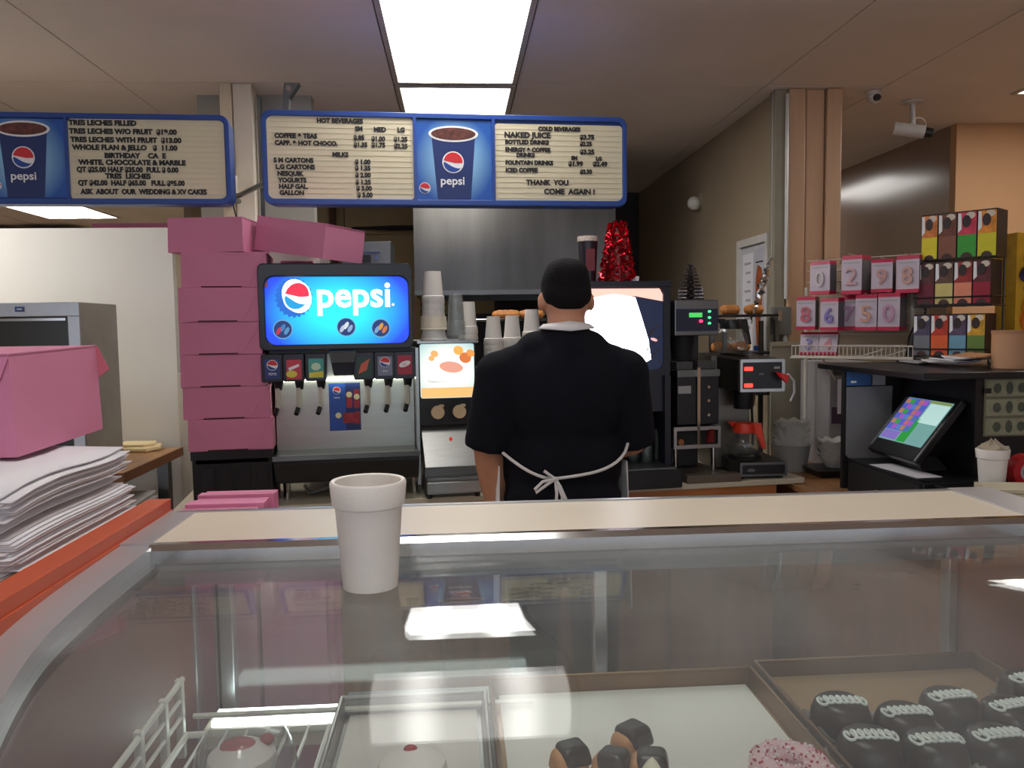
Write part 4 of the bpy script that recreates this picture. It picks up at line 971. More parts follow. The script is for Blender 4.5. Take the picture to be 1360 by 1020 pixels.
def brewer():
    Y = rowY(1012, .02); P = Px(1012, 635, Y, R(0)); X, k = P.x, P.k; dz = P.o.z - CT; Z = lambda py: P.z(py) + dz
    t = thing('pour_over_brewer', 'black pour-over coffee brewer with two red lamps and a glass pot', 'coffee maker', (P.o.x, P.o.y, CT), 0)
    gm = M('brewer_column', (116, 110, 102), .4, .8, var=.1, scale=5)
    MB().box(X(966), X(1022), .22, .40, .01, Z(474)).build('column', gm, t, bevel=.003)
    MB().hexa([(X(984), .02, Z(519)), (X(1041), .02, Z(519)), (X(1041), .40, Z(519)), (X(966), .40, Z(519))], [(X(984), .02, Z(478)), (X(1041), .02, Z(478)), (X(1041), .40, Z(472)), (X(966), .40, Z(472))]).build('head', black, t, bevel=.003)
    mb = MB(); ringmesh(mb, rrect(X(982), X(1042), Z(520), Z(477), .004, 3), rrect(X(985), X(1038), Z(516), Z(481), .003, 3), 0, .02); mb.build('bezel', steel, t)
    MB().box(X(985), X(1038), .008, .012, Z(516), Z(481)).build('control_panel', black, t)
    for py in (489.5, 511.5): MB().prism(rrect(X(988), X(999), Z(py + 2.6), Z(py - 2.6), .003), .002, .012, 'y').build('lamp', ME('lamp_glow_red', (255, 50, 40), 2.2), t)
    MB().box(X(1028), X(1036), .006, .008, Z(490), Z(487)).build('badge', paper_g, t)
    text('ON', 4 * k, (X(1008), .0075, Z(498)), paper_g, t, 'lettering')
    MB().hexa([(X(1030), -.05, Z(500)), (X(1038), -.05, Z(508)), (X(1038), -.03, Z(508)), (X(1030), -.03, Z(500))], [(X(1029), -.05, Z(494)), (X(1041), -.05, Z(498)), (X(1041), .0, Z(498)), (X(1029), .0, Z(494))]).build('tap_handle', M('tap_red', (220, 34, 40), .4), t)
    MB().lathe([(.038, Z(546)), (.044, Z(538)), (.05, Z(519)), (.03, Z(519))], 24, (X(1002), .13, 0)).build('filter_basket', black, t, smooth=True)
    MB().box(X(982), X(1046), .0, .40, .012, Z(614)).build('base', black, t, bevel=.004)
    mb = MB(); ringmesh(mb, rrect(X(982), X(1046), .012, Z(614), .004, 3), rrect(X(985), X(1043), .02, Z(617), .003, 3), -.003, .004); mb.build('base_trim', steel_dk, t)
    MB().prism(ellipse(X(997), Z(624), .016, .007), -.005, .0, 'y').build('oval_badge', steel_dk, t)
    MB().cyl((X(1004), .13, Z(614)), (X(1004), .13, Z(612)), .066, n=28).build('warmer_plate', black_m, t, smooth=True)
    MB().cyl((X(1004), .26, Z(472.5)), (X(1004), .26, Z(471)), .06, n=28).build('warmer_plate', black_m, t, smooth=True)
    for px in (986, 1040):
        for y in (.03, .36): MB().cyl((X(px), y, 0), (X(px), y, .013), .012, n=10).build('foot', black, t)
    MB().tube([(X(1024), .38, Z(500)), (X(1040), .42, Z(515)), (X(1047), .4, Z(545)), (X(1047), .38, Z(610))], .006, 8).build('power_cord', black_m, t, smooth=True)
    o = P.o
    coffee_pot((o.x + X(1003), o.y + .13, CT + Z(612) + .001), R(-25), orange_pl, 'glass coffee pot with orange collar and handle on the lower warmer', .93)
    coffee_pot((o.x + X(999), o.y + .26, CT + Z(471) + .001), R(5), black, 'glass coffee pot with black collar on top of the brewer', .95)
    return P
brw = brewer()

# coffee filters and tubs
def filter_stack(p, r, n, lab, step=.012, grp=None, seed=1):
    t = thing('coffee_filters', lab, 'coffee filters', p, 0, grp)
    fm = M('filter_paper', (178, 176, 170), .8, var=.06, scale=12)
    rnd = random.Random(seed)
    for q in range(n):
        vs = []; fs = []; m = 36; ph = rnd.random() * 6; ox, oy = rnd.uniform(-.004, .004), rnd.uniform(-.004, .004)
        for ring, (rr, zz) in enumerate(((r * .55, 0), (r * .60, .012), (r * (.98 + .06 * rnd.random()), .05))):
            for j in range(m):
                a = 2 * math.pi * j / m; wv = (.012 if ring == 2 else 0) * math.sin(9 * a + ph) * .5
                vs.append((ox + (rr + wv) * math.cos(a), oy + (rr + wv) * math.sin(a), zz + q * step + (wv if ring == 2 else 0)))
        for ring in range(2):
            for j in range(m): fs.append((ring * m + j, ring * m + (j + 1) % m, (ring + 1) * m + (j + 1) % m, (ring + 1) * m + j))
        fs.append(tuple(range(m)))
        o = MB().add(vs, fs).build('filter', fm, t, smooth=True); s_ = o.modifiers.new('t', 'SOLIDIFY'); s_.thickness = .0012
    return t
Yf = 3.36
p = at(1058, 622, Yf); kc = cdepth(p) / F
ztub = .862
t = thing('plastic_tub', 'translucent grey tub holding a pile of coffee filters beside the brewer', 'tub', (p.x, Yf + .06, .8605))
h1 = 36 * kc
tubm = M('tub_grey', (150, 150, 148), .35, var=.05)
MB().lathe([(.062, 0), (.082, h1 - .006), (.084, h1), (.079, h1), (.058, .004)], 32).build('bowl', tubm, t, smooth=True)
MB().lathe([(.084, h1 - .004), (.086, h1 - .004), (.086, h1), (.084, h1)], 32, closed=True).build('rim', tubm, t)
filter_stack((p.x, Yf + .06, .8605 + h1 * .45), .074, 11, 'tall pile of grey paper coffee filters in the tub beside the brewer', .0115, 'coffee filters', 2)
Yf2 = 3.2
p = at(1122, 632, Yf2)
t = thing('filter_tray', 'black tray holding loose coffee filters next to the drawer unit', 'tray', (p.x + .01, Yf2 + .10, .8605))
MB().hexa([(-.10, -.08, 0), (.09, -.08, 0), (.09, .09, 0), (-.10, .09, 0)], [(-.125, -.1, .03), (.1, -.1, .03), (.1, .1, .03), (-.125, .1, .03)]).build('body', black, t, bevel=.003)
filter_stack((p.x + .01, Yf2 + .10, .892), .075, 5, 'loose grey paper coffee filters in the black tray', .016, 'coffee filters', 4)

# organiser with drawers behind the register
P = Px(1124, 592, 3.42); X, Z, k = P.x, P.z, P.k
t = thing('drawer_unit', 'grey plastic organiser with taped white note under the candle rack', 'organiser', (P.o.x, P.o.y, 0))
z0 = P.o.z
og = M('organiser_grey', (150, 146, 148), .45)
MB().box(X(1100), X(1160), 0, .3, .862, .875).build('foot_plate', og, t)
for px in (1102, 1156): MB().box(X(px) - .008, X(px) + .008, .02, .28, .875, z0).build('leg', og, t)
MB().box(X(1100), X(1160), 0, .3, z0, z0 + Z(481)).build('body', og, t, bevel=.004)
MB().box(X(1104), X(1158), -.006, 0, z0 + Z(498), z0 + Z(484)).build('slot', M('slot_dark', (70, 66, 64), .5), t)
MB().box(X(1103), X(1158), -.006, 0, z0 + Z(562), z0 + Z(540)).build('drawer', M('drawer_plum', (74, 56, 74), .5), t)
MB().box(X(1110), X(1143), -.009, -.006, z0 + Z(549), z0 + Z(503)).build('note', paper, t)
# hanging cables on the low wall
t = thing('cable_bundle', 'tangle of dark cables hanging behind the coffee filters', 'cable', at(1085, 500, 3.785))
for i in range(5):
    MB().tube([(-.06 + i * .022, .01 * (i % 2), .12), (-.05 + i * .03, 0, 0), (-.07 + i * .028, .01, -.14), (-.02 + i * .01, .02, -.3)], .006, 6).build('cable', black_m if i % 2 else M('cable_grey', (90, 90, 86), .5), t, smooth=True)
t = thing('power_cord', 'white cord looping beside the brewer tap', 'cord', at(1050, 515, 3.5))
MB().tube([(-.04, 0, .05), (-.01, 0, .06), (.015, 0, .03), (.018, 0, -.02), (.0, 0, -.06)], .005, 8).build('cord', paper, t, smooth=True)
# ------------------------------------------------------------------ register cabinet and things on it
def colpt(px, A, ang):                    # where the sight line of photo column px meets a plan line
    t = at(px, 435, 1.0).x; c_, s_ = math.cos(ang), math.sin(ang)
    s = (t * A[1] - A[0]) / (c_ - t * s_)
    return Vector((A[0] + s * c_, A[1] + s * s_, 0))
ST = 1.335
pc = thing('register_cabinet', 'black cabinet behind the cash register with a shelf on top', 'cabinet', (0, 0, 0))
MB().box(1.47, 2.62, 2.47, 3.22, ST - .022, ST).build('top', black, pc, bevel=.003)
MB().box(1.475, 2.6, 3.0, 3.02, .862, ST - .022).build('back_panel', black_m, pc)
MB().box(1.70, 2.6, 2.55, 3.0, .862, ST - .022).build('pedestal', black, pc)
gsheet = M('grey_sheet', (128, 128, 130), .6, var=.12, scale=5)
MB().prism([(1.485, .99), (1.51, .965), (1.55, .95), (1.575, .925), (1.66, .93), (1.664, 1.255), (1.485, 1.252)], 2.994, 2.999, 'y').build('grey_sheet', gsheet, pc)
MB().box(1.485, 1.58, 2.994, 2.999, 1.258, 1.31).build('blue_card', M('card_blue', (44, 92, 150), .4, var=.25, scale=14), pc)
MB().box(1.50, 1.52, 2.992, 2.994, 1.268, 1.276).build('card_logo', p_white, pc)
MB().box(1.585, 1.635, 2.994, 2.999, 1.258, 1.308).build('grey_card', paper_g, pc)
# framed banknotes
bn = thing('banknote_sheet', 'clear sleeve of three banknotes taped to the black cabinet', 'banknotes', (0, 0, 0))
A, B = at(1306, 580, 2.545), at(1372, 580, 2.545); zt_, zb_ = at(1306, 503, 2.545).z, A.z
MB().box(A.x, B.x, 2.546, 2.549, zb_, zt_).build('sleeve', M('sleeve_olive', (112, 112, 92), .3, var=.06), bn)
h = (zt_ - zb_) / 3
bill = M('banknote_paper', (150, 150, 122), .6, var=.15, scale=40); bill_d = M('banknote_ink', (82, 88, 74), .6, var=.2, scale=40)
for i in range(3):
    z = zb_ + h * i + h * .08
    n_ = MB().box(A.x + .006, B.x - .004, 2.5445, 2.546, z, z + h * .84).build('banknote', bill, bn)
    cx = (A.x + B.x) / 2
    MB().flat(ellipse(cx, z + h * .42, .012, h * .33, 16), 2.5443).build('portrait', bill_d, n_)
    for sx in (-1, 1): MB().flat(ellipse(cx + sx * .042, z + h * .42, .014, h * .26, 14), 2.5443).build('seal', bill_d, n_)
    text('1', h * .5, (A.x + .012, 2.5442, z + h * .25), bill, n_, 'lettering')
MB().box(A.x - .004, A.x + .02, 2.538, 2.5440, zt_ - h * .75, zt_ - h * .5).build('clip', black, bn, bevel=.002)

# cash drawer, terminal
dr = thing('money_till', 'black metal cash till box under the touch screen terminal', 'till', (0, 0, 0))
MB().box(1.475, 1.695, 2.46, 2.96, .862, .985).build('body', black, dr, bevel=.004)
fr = MB().box(1.470, 1.475, 2.475, 2.945, .868, .975).build('front', black_m, dr)
MB().cyl((1.462, 2.72, .905), (1.470, 2.72, .905), .010, n=14).build('lock', chrome, fr, smooth=True)
MB().cyl((1.458, 2.60, .905), (1.470, 2.60, .905), .012, n=14).build('knob', steel_dk, fr, smooth=True)
t = thing('receipt_paper', 'white receipt lying on the cash drawer under the screen', 'paper', (1.535, 2.68, .986))
MB().at(rot=(0, 0, R(4))).box(-.045, .045, -.14, .13, 0, .0015).build('sheet', paper, t)
tm = thing('touch_screen_terminal', 'black touch screen register with colourful lit keys', 'cash register', (1.56, 2.74, .987))
MB().hexa([(.02, -.09, 0), (.12, -.09, 0), (.12, .09, 0), (.02, .09, 0)], [(.02, -.06, .05), (.09, -.06, .05), (.09, .06, .05), (.02, .06, .05)]).build('foot', black, tm, bevel=.004)
# screen slab: local frame u along -Y, v up and back to the right
sl = MB().box(-.155, .155, 0, .262, -.03, 0).build('screen_body', black, tm, bevel=.006)
vdir = Vector((.62, 0, .785)); udir = Vector((0, -1, 0)); ndir = udir.cross(vdir)
sl.matrix_local = Matrix.Translation((-.045, .0, .045)) @ Matrix((udir, vdir, ndir)).transposed().to_4x4()
scr = MB().box(-.135, .135, .055, .24, 0, .002).build('screen', ME('pos_teal', (120, 170, 165), .55), sl)
def key(u0, u1, v0, v1, col, nm='key'): MB().box(u0, u1, v0, v1, .002, .0032).build(nm, ME('pos_%d_%d_%d' % col, col, .6), sl)
key(-.133, .01, .098, .238, (84, 96, 190), 'key_field')
key(.02, .133, .145, .226, (190, 225, 220), 'receipt_field')
key(.0, .133, .228, .238, (130, 150, 90), 'title_bar')
kc_ = [(190, 110, 120), (150, 90, 190), (60, 160, 70), (180, 130, 90), (90, 130, 200), (170, 90, 190)]
for i in range(5):
    for j in range(6):
        if (i * 3 + j * 2) % 4 == 0: continue
        u = -.128 + i * .027; v = .102 + j * .0225; c_ = kc_[(i * 5 + j * 3) % 6]
        MB().box(u, u + .023, v, v + .019, .0034, .0044).build('key', ME('key_%d_%d_%d' % c_, c_, .55), sl)
key(-.02, .03, .058, .16, (40, 150, 60), 'key_column')
key(-.13, -.03, .060, .095, (130, 110, 190), 'key_row')
MB().box(-.155, -.138, .02, .24, 0, .002).build('bezel_strip', M('bezel_grey', (90, 92, 96), .3), sl)

# low box with a cup, and odds and ends
lb = thing('cash_box', 'low black box under the white cup at the right', 'box', (0, 0, 0))
MB().box(1.50, 2.3, 2.14, 2.44, .862, .975).build('body', black_m, lb, bevel=.004)
MB().box(1.50, 2.3, 2.135, 2.445, .975, .985).build('lid', black, lb, bevel=.002)
p = at(1317, 650, 2.34)
cupo = foam_cup((p.x, 2.34, .986), .125, .047, .034, 'white foam cup stuffed with a napkin near the banknotes', None)
mb = MB(); vs = []; fs = []; rnd = random.Random(9); n = 18
for ring, (rr, zz) in enumerate(((.041, .10), (.044, .128), (.022, .135), (.006, .15))):
    for j in range(n): a = 2 * math.pi * j / n; q = rr * (1 + .1 * rnd.uniform(-1, 1)); vs.append((q * math.cos(a), q * math.sin(a), zz + .008 * rnd.uniform(-1, 1)))
for ring in range(3):
    for j in range(n): fs.append((ring * n + j, ring * n + (j + 1) % n, (ring + 1) * n + (j + 1) % n, (ring + 1) * n + j))
fs.append(tuple(range(3 * n, 4 * n)))
t = thing('napkin', 'crumpled beige napkin stuffed into the white foam cup', 'napkin', (p.x, 2.34, .986)); mb.add(vs, fs).build('sheet', M('napkin_beige', (176, 166, 146), .8), t)
p = at(1353, 612, 2.33)
t = thing('tape_roll', 'red roll beside the white cup at the right edge', 'roll', (p.x + .03, 2.34, 1.04))
MB().at(rot=(R(90), 0, 0)).lathe([(.052, -.02), (.052, .02), (.03, .02), (.03, -.02)], 24, closed=True).build('ring', M('roll_red', (170, 22, 30), .4), t, smooth=True)
MB().at(rot=(R(90), 0, 0)).lathe([(.029, -.018), (.029, .018), (.02, .018), (.02, -.018)], 20, closed=True).build('core', paper_g, t, smooth=True)
p = at(1350, 648, 2.16)
t = thing('note_pad', 'thick cream note pad at the right edge beside the white cup', 'note pad', (p.x + .03, 2.19, .986), R(-12))
for q in range(3): MB().box(-.085, .1, -.03, .09, q * .012, q * .012 + .010).build('pad', M('pad_cream', (200, 192, 166), .7), t)

# papers on the cabinet shelf
ps = [(1232, 482, 3.0, 8), (1262, 478, 2.86, -14), (1275, 474, 2.8, 12), (1288, 470, 2.78, -25), (1300, 480, 2.7, 18)]
for i, (px, py, Y, r_) in enumerate(ps):
    p = at(px, py, Y)
    t = thing('paper_sheet', ['grey paper on the shelf under the tea boxes, leftmost', 'white folded paper on the shelf edge, second from left', 'white folded paper at the centre of the shelf pile', 'white paper on top of the shelf pile, tilted', 'tan card at the right end of the shelf pile'][i], 'paper', (p.x, min(max(Y, 2.6), 3.0), ST + .001 + i * .007), R(r_), 'papers on the black shelf')
    vs = []; fs = []
    for a in range(7):
        for b in range(3): vs.append(((a - 3) * .028, (b - 1) * .055, .004 + .004 * math.sin(a * 1.1 + i) + .002 * b + i * .003))
    for a in range(6):
        for b in range(2): q = a * 3 + b; fs.append((q, q + 3, q + 4, q + 1))
    o = MB().add(vs, fs).build('sheet', [paper_g, paper, paper, paper, M('tan_card', (180, 130, 84), .7)][i], t); s_ = o.modifiers.new('t', 'SOLIDIFY'); s_.thickness = .004
p = at(1342, 488, 2.62)
t = thing('tan_canister', 'plain tan cylinder standing at the right end of the black shelf', 'canister', (p.x, 2.62, ST))
MB().lathe([(.055, 0), (.058, .003), (.058, .128), (.054, .13), (.054, .01)], 32).build('body', M('tan_card_tube', (186, 140, 104), .6, var=.04), t, smooth=True)
MB().lathe([(.0585, .118), (.0595, .118), (.0595, .13), (.0585, .13)], 32, closed=True).build('rim', M('tan_rim', (170, 124, 90), .6), t)
t = thing('candy_display', 'yellow, orange and purple printed candy carton at the right edge', 'carton', (2.165, 3.02, ST))
MB().box(0, .26, 0, .12, 0, .50).build('body', M('carton_yellow', (222, 172, 40), .5, var=.12, scale=20), t)
rnd = random.Random(11)
cols = [M('carton_orange', (232, 128, 26), .5, var=.15, scale=25), M('carton_purple', (66, 44, 104), .5), M('carton_navy', (38, 34, 56), .5), cols0] if False else [M('carton_orange', (232, 128, 26), .5, var=.15, scale=25), M('carton_purple', (66, 44, 104), .5), M('carton_navy', (38, 34, 56), .5)]
for i in range(26):
    c_ = cols[[0, 0, 2, 0, 1][i % 5]]; r = rnd.uniform(.022, .04)
    MB().flat(ellipse(rnd.uniform(.04, .2) if i % 2 else rnd.uniform(.035, .08), rnd.uniform(.06, .42), r * 1.1, r, 16), -.0002 - i * .0004, .0004).build('printed_blob', c_, t)
# phone behind the tea boxes
p = at(1206, 452, 3.16)
t = thing('telephone_handset', 'black telephone handset standing behind the tea boxes', 'telephone', (p.x, 3.14, ST))
MB().tube([(0, 0, 0), (.0, .0, .05), (.006, 0, .10), (.02, 0, .13), (.045, 0, .14)], [.022, .016, .015, .016, .02], 10).build('handset', black, t, smooth=True)
MB().box(-.03, .05, -.02, .05, 0, .012).build('cradle', black, t)

# ------------------------------------------------------------------ tea boxes on their wire rack
ANG = R(-52)
A0 = at(1221, 343, 3.12)
rk = thing('tea_rack', 'black wire rack holding three rows of tea boxes', 'rack', (0, 0, 0))
dirv = Vector((math.cos(ANG), math.sin(ANG), 0)); back = Vector((-math.sin(ANG), math.cos(ANG), 0))
bl = M('tea_black', (28, 26, 28), .4, var=.05)
def tea_rows():
    rows = [((1221, 1243, 1268, 1294.5, 1321), 344, 62, 0.0, [(216, 202, 40), (132, 84, 66), (60, 160, 60), (206, 200, 46)], [(206, 120, 60), (110, 60, 50), (206, 60, 90), (220, 140, 50)], ['yellow', 'brown', 'green', 'lime']),
            ((1217, 1240, 1265, 1290, 1315), 405, 58, 0.03, [(110, 34, 54), (206, 190, 120), (226, 140, 112), (150, 36, 58)], [(90, 50, 50), (96, 70, 60), (150, 50, 46), (96, 44, 50)], ['maroon', 'cream', 'coral', 'crimson']),
            ((1213, 1236, 1260, 1284, 1309), 474, 57, 0.06, [(118, 122, 130), (222, 98, 52), (110, 160, 186), (104, 132, 62)], [(80, 74, 100), (190, 60, 44), (90, 74, 100), (210, 160, 50)], ['grey', 'orange', 'pale blue', 'olive'])]
    wires = []
    for r_, (cols_, pyb, hpx, off, cA, cB, nm) in enumerate(rows):
        base = A0 + back * 0 - Vector((0, off, 0))
        pts = [colpt(c_, base, ANG) for c_ in cols_]
        zb = at(cols_[2], pyb, pts[2].y).z; H = hpx * cdepth(Vector((pts[2].x, pts[2].y, zb))) / F
        wires.append((pts[0].copy(), pts[-1].copy(), zb, H))
        for i in range(4):
            w = (pts[i + 1] - pts[i]).length; o = (pts[i] + pts[i + 1]) / 2
            place = ['top', 'middle', 'bottom'][r_]
            t = thing('tea_box', 'black tea box with %s front in the %s row of the wire rack' % (nm[i], place), 'tea box', (o.x, o.y, zb), ANG, 'tea boxes on the wire rack')
            W = w * .955 / 2
            MB().box(-W, W, 0, .115, 0, H).build('body', bl, t)
            MB().flat([(-W * .96, H * .03), (W * .96, H * .03), (W * .96, H * .50), (-W * .96, H * .50)], 0.0, .001).build('front_label', M('tea_lab_%d_%d_%d' % cA[i], cA[i], .4, var=.06, scale=30), t)
            MB().flat([(-W * .96, H * .50), (W * .96, H * .50), (W * .96, H * .97), (-W * .96, H * .97)], 0.0, .001).build('front_picture', M('tea_pic_%d_%d_%d' % cB[i], cB[i], .4, var=.35, scale=35), t)
            MB().flat([(-W * .95, H * .55), (-W * .55, H * .62), (-W * .62, H * .95), (-W * .95, H * .96)], -.001, .001).build('picture_steam', p_white, t)
            MB().flat(ellipse(W * .35, H * .9, W * .5, H * .07, 14), -.001, .001).build('picture_cup', M('tea_cup_cream', (216, 204, 188), .4), t)
            MB().flat(ellipse(-W * .05, H * .78, W * .45, H * .13, 16), -.002, .001).build('picture_leaf', M('tea_dark', (52, 42, 44), .4), t)
            MB().flat([(W * .95 * math.cos(a) * .62, H * .03 + W * .55 * math.sin(a)) for a in [math.pi * q / 10 for q in range(11)]], -.001, .001).build('tear_arch', M('tea_arch', (70, 50, 50), .4), t)
    return wires
wires = tea_rows()
for q, (a, b, zb, H) in enumerate(wires):
    if q == 0: continue
    f = -back * .006
    mb = MB()
    for zz in (zb - .004, zb + .03):
        p0 = a + f - dirv * .01; p1 = b + f + dirv * .006; q0 = p0 + back * .14; q1 = p1 + back * .14
        mb.tube([q0 + Vector((0, 0, zz)), p0 + Vector((0, 0, zz)), p1 + Vector((0, 0, zz)), q1 + Vector((0, 0, zz))], .003, 6)
    for s_ in range(5):
        p0 = a + (b - a) * (s_ / 4) + f; mb.cyl(p0 + Vector((0, 0, zb - .004)), p0 + back * .14 + Vector((0, 0, zb - .004)), .0025, n=5)
    mb.build('wire_tray', black, rk)
a, b, zb, H = wires[2]
for e in (a - dirv * .012, b + dirv * .012):
    p0 = e + back * .145
    MB().tube([p0 + Vector((0, 0, ST)), p0 + Vector((0, 0, wires[0][2] + .05))], .004, 6).build('upright', black, rk)
    MB().tube([p0 + Vector((0, 0, ST + .004)), e + Vector((0, 0, ST + .004)), e + Vector((0, 0, zb - .004))], .004, 6).build('foot', black, rk)

# ------------------------------------------------------------------ number candle rack
A1 = at(1060, 440, 3.42)
candle_ang = R(-46)
wr = thing('candle_rack', 'white wire rack hung with number candle packs beside the peach post', 'rack', (0, 0, 0))
d1 = Vector((math.cos(candle_ang), math.sin(candle_ang), 0)); b1 = Vector((-math.sin(candle_ang), math.cos(candle_ang), 0))
white_wire = M('white_wire', (206, 200, 188), .4)
L0 = colpt(1052, A1, candle_ang); L1 = colpt(1213, A1, candle_ang)
Lw = (L1 - L0).length
zbk = at(1130, 474, colpt(1130, A1, candle_ang).y).z; zbt = zbk + .045; ztp = at(1150, 338, colpt(1150, A1, candle_ang).y).z
Vz = lambda z: Vector((0, 0, z))
off = b1 * .16
mb = MB(); mb.box(0, 0, 0, 0, 0, 0) if False else None
pn = MB().box(0, Lw * .98, 0, .006, zbt - .02, ztp - .02).build('back_panel', M('peg_panel', (178, 160, 136), .6, var=.04), wr, loc=(L0 + off + d1 * .02), rot=(0, 0, candle_ang))
for i in range(9):
    z = zbt + (ztp - zbt) * i / 8
    MB().cyl((.0, -.006, z), (Lw, -.006, z), .0022, n=5).build('grid_wire', white_wire, wr, loc=(L0 + off), rot=(0, 0, candle_ang))
# basket shelf
mb = MB()
for z in (zbk, zbt):
    mb.tube([(0, 0, z), (Lw, 0, z), (Lw, .15, z), (0, .15, z)], .0032, 6, True)
mb.tube([(-.004, -.006, zbk - .006), (Lw + .004, -.006, zbk - .006)], .004, 6)
mb.build('basket_rim', white_wire, wr, loc=L0, rot=(0, 0, candle_ang))
for i in range(30):
    x = Lw * i / 29
    MB().tube([(x, 0, zbt), (x, 0, zbk), (x, .15, zbk)], .0018, 5).build('basket_wire', white_wire, wr, loc=L0, rot=(0, 0, candle_ang))
MB().tube([(-.004, .16, .862), (-.004, .16, zbk + .3)], .008, 8).build('upright', white_wire, wr, loc=L0, rot=(0, 0, candle_ang))
MB().tube([(Lw - .05, .16, ST), (Lw - .05, .16, ztp - .05)], .008, 8).build('upright', white_wire, wr, loc=L0, rot=(0, 0, candle_ang))
MB().tube([(.12, .02, zbk), (.14, .12, zbk - .10), (.14, .15, zbk - .16)], .005, 6).build('brace', white_wire, wr, loc=L0, rot=(0, 0, candle_ang))
hot = M('magenta_plastic', (186, 22, 70), .4); lil = M('lilac_card', (196, 184, 198), .35, var=.06, scale=14); gside = M('pack_grey_side', (108, 104, 110), .45)
packs = [(1088, 346, 391, 30, '0', (214, 206, 200), -8, 0), (1130, 338, 391, 28, '2', (206, 150, 150), -2, 0), (1170, 343, 388, 28, '9', (206, 130, 110), 5, 0), (1204, 338, 389, 31, '8', (206, 140, 110), -4, 0),
         (1070, 393, 438, 26, '8', (206, 60, 70), 6, 1), (1101, 395, 439, 26, '6', (80, 70, 170), -6, 1), (1127, 392, 438, 22, '7', (170, 110, 160), 6, 1), (1150, 390, 439, 28, '5', (214, 140, 90), 8, 1), (1180, 388, 439, 29, '0', (190, 120, 160), 2, 1),
         (1074, 445, 471, 25, '3', (90, 90, 180), 10, 2), (1099, 445, 471, 25, '4', (206, 90, 110), 8, 2)]
pl = ['number candle pack hanging leftmost in the top row, pale numeral', 'number candle pack hanging second in the top row, numeral two', 'number candle pack hanging third in the top row, numeral nine', 'number candle pack hanging fourth in the top row, beside the tea boxes',
      'number candle pack leftmost in the second row, red numeral', 'number candle pack second in the second row, violet numeral', 'number candle pack third in the second row, numeral seven', 'number candle pack fourth in the second row, orange numeral', 'number candle pack rightmost in the second row, pink numeral',
      'number candle pack resting in the basket, leftmost', 'number candle pack resting in the basket, second from the left']
for i, (px, y0, y1, w, ch_, col_, jr, row) in enumerate(packs):
    base = A1 + (b1 * .0 if row else b1 * .02) + (b1 * .055 if i == 6 else b1 * 0)
    col_ = tuple(int(v * .55 + w_ * .45) for v, w_ in zip(col_, (196, 184, 198)))
    q = colpt(px, base + (b1 * .02 if row == 2 else Vector((0, 0, 0))), candle_ang); zb = at(px, y1, q.y).z; kc = cdepth(Vector((q.x, q.y, zb))) / F
    if row == 2: zb = max(zb, zbk + .004)
    H = (y1 - y0) * kc * (1.25 if row == 2 else 1); W = w * kc * .47; D = .055 if i in (0, 2, 4, 6) else .10
    t = thing('candle_pack', pl[i], 'candle pack', (q.x, q.y, zb), candle_ang + R(jr), 'number candle packs')
    if row == 2: t.rotation_euler = (R(-18), 0, candle_ang + R(jr)); D = .03
    MB().box(-W, W, .001, D, H * .1, H * .86).build('blister', gside, t)
    MB().box(-W, W, 0, .002, H * .1, H * .88).build('card', lil, t)
    MB().hexa([(-W, -.004, 0), (W, -.004, 0), (W, D, 0), (-W, D, 0)], [(-W, -.002, H * .1), (W, -.002, H * .1), (W, D, H * .1), (-W, D, H * .1)]).build('base_tray', hot, t)
    MB().hexa([(-W, -.001, H * .87), (W, -.001, H * .87), (W, D, H * .87), (-W, D, H * .87)], [(-W * .98, .002, H * .97), (W * .98, .002, H * .97), (W * .98, D, H * .97), (-W * .98, D, H * .97)]).build('header', hot, t)
    MB().box(-W * .8, W * .8, -.0008, 0, H * .76, H * .80).build('caption', paper_g, t)
    text(ch_, H * .62, (0, -.004, H * .24), M('numeral_%d_%d_%d' % col_, col_, .3), t, 'candle_numeral', 'CENTER', 1.0, .0012, ext=.004)
    if row < 2: MB().tube([(0, -.03, H * 1.0), (0, .02, H * .985), (0, .15, H * .985)], .0016, 5).build('peg', white_wire, t)
for i, px in enumerate((1158, 1190)):
    q = colpt(px, A1 + b1 * .05, candle_ang)
    t = thing('paper_slip', ('white slip lying in the wire basket, left one', 'white slip lying in the wire basket, near the tea boxes')[i], 'paper', (q.x, q.y, zbk + .004), candle_ang + R(20), 'slips in the basket')
    MB().at(rot=(0, R(-18), 0)).box(-.04, .05, -.012, .012, .01, .013).build('sheet', paper, t)
# ------------------------------------------------------------------ glass display case
dc = thing('display_case', 'long curved glass pastry case with a beige top ledge', 'display case', (0, 0, 0))
XL, XR, ZT = -.413, .825, 1.215
MB().box(XL - .03, XR + .02, 1.112, 1.295, ZT - .022, ZT).build('top_ledge', laminate, dc, bevel=.001)
MB().prism([(1.092, ZT - .024), (1.112, ZT - .024), (1.112, ZT + .001), (1.10, ZT + .001), (1.092, ZT - .006)], XL, XR + .002, 'x').build('front_trim', chrome, dc)
MB().box(XL - .03, XR + .02, 1.295, 1.306, ZT - .03, ZT + .002).build('rear_trim', alu, dc, bevel=.001)
TAN = [(1.108, .4), (.95, 1.5), (.85, 5), (.82, 8.5), (.766, 22), (.706, 40), (.665, 62), (.648, 80), (.642, 89)]
def tang(y):
    for (ya, ta), (yb, tb) in zip(TAN, TAN[1:]):
        if y >= yb: return ta + (tb - ta) * (ya - y) / (ya - yb)
    return 89
prof = [(1.108, 1.196)]
while prof[-1][0] > .6425:                  # the bend of the pane, integrated along its tangent
    y, z = prof[-1]; st_ = .012 if y > .85 else .006
    a_ = R(tang(y - .5 * st_ * math.cos(R(tang(y))))); prof.append((y - st_ * math.cos(a_), z - st_ * math.sin(a_)))
    if len(prof) > 120: break
prof += [(.642, prof[-1][1] - .1), (.642, .62)]
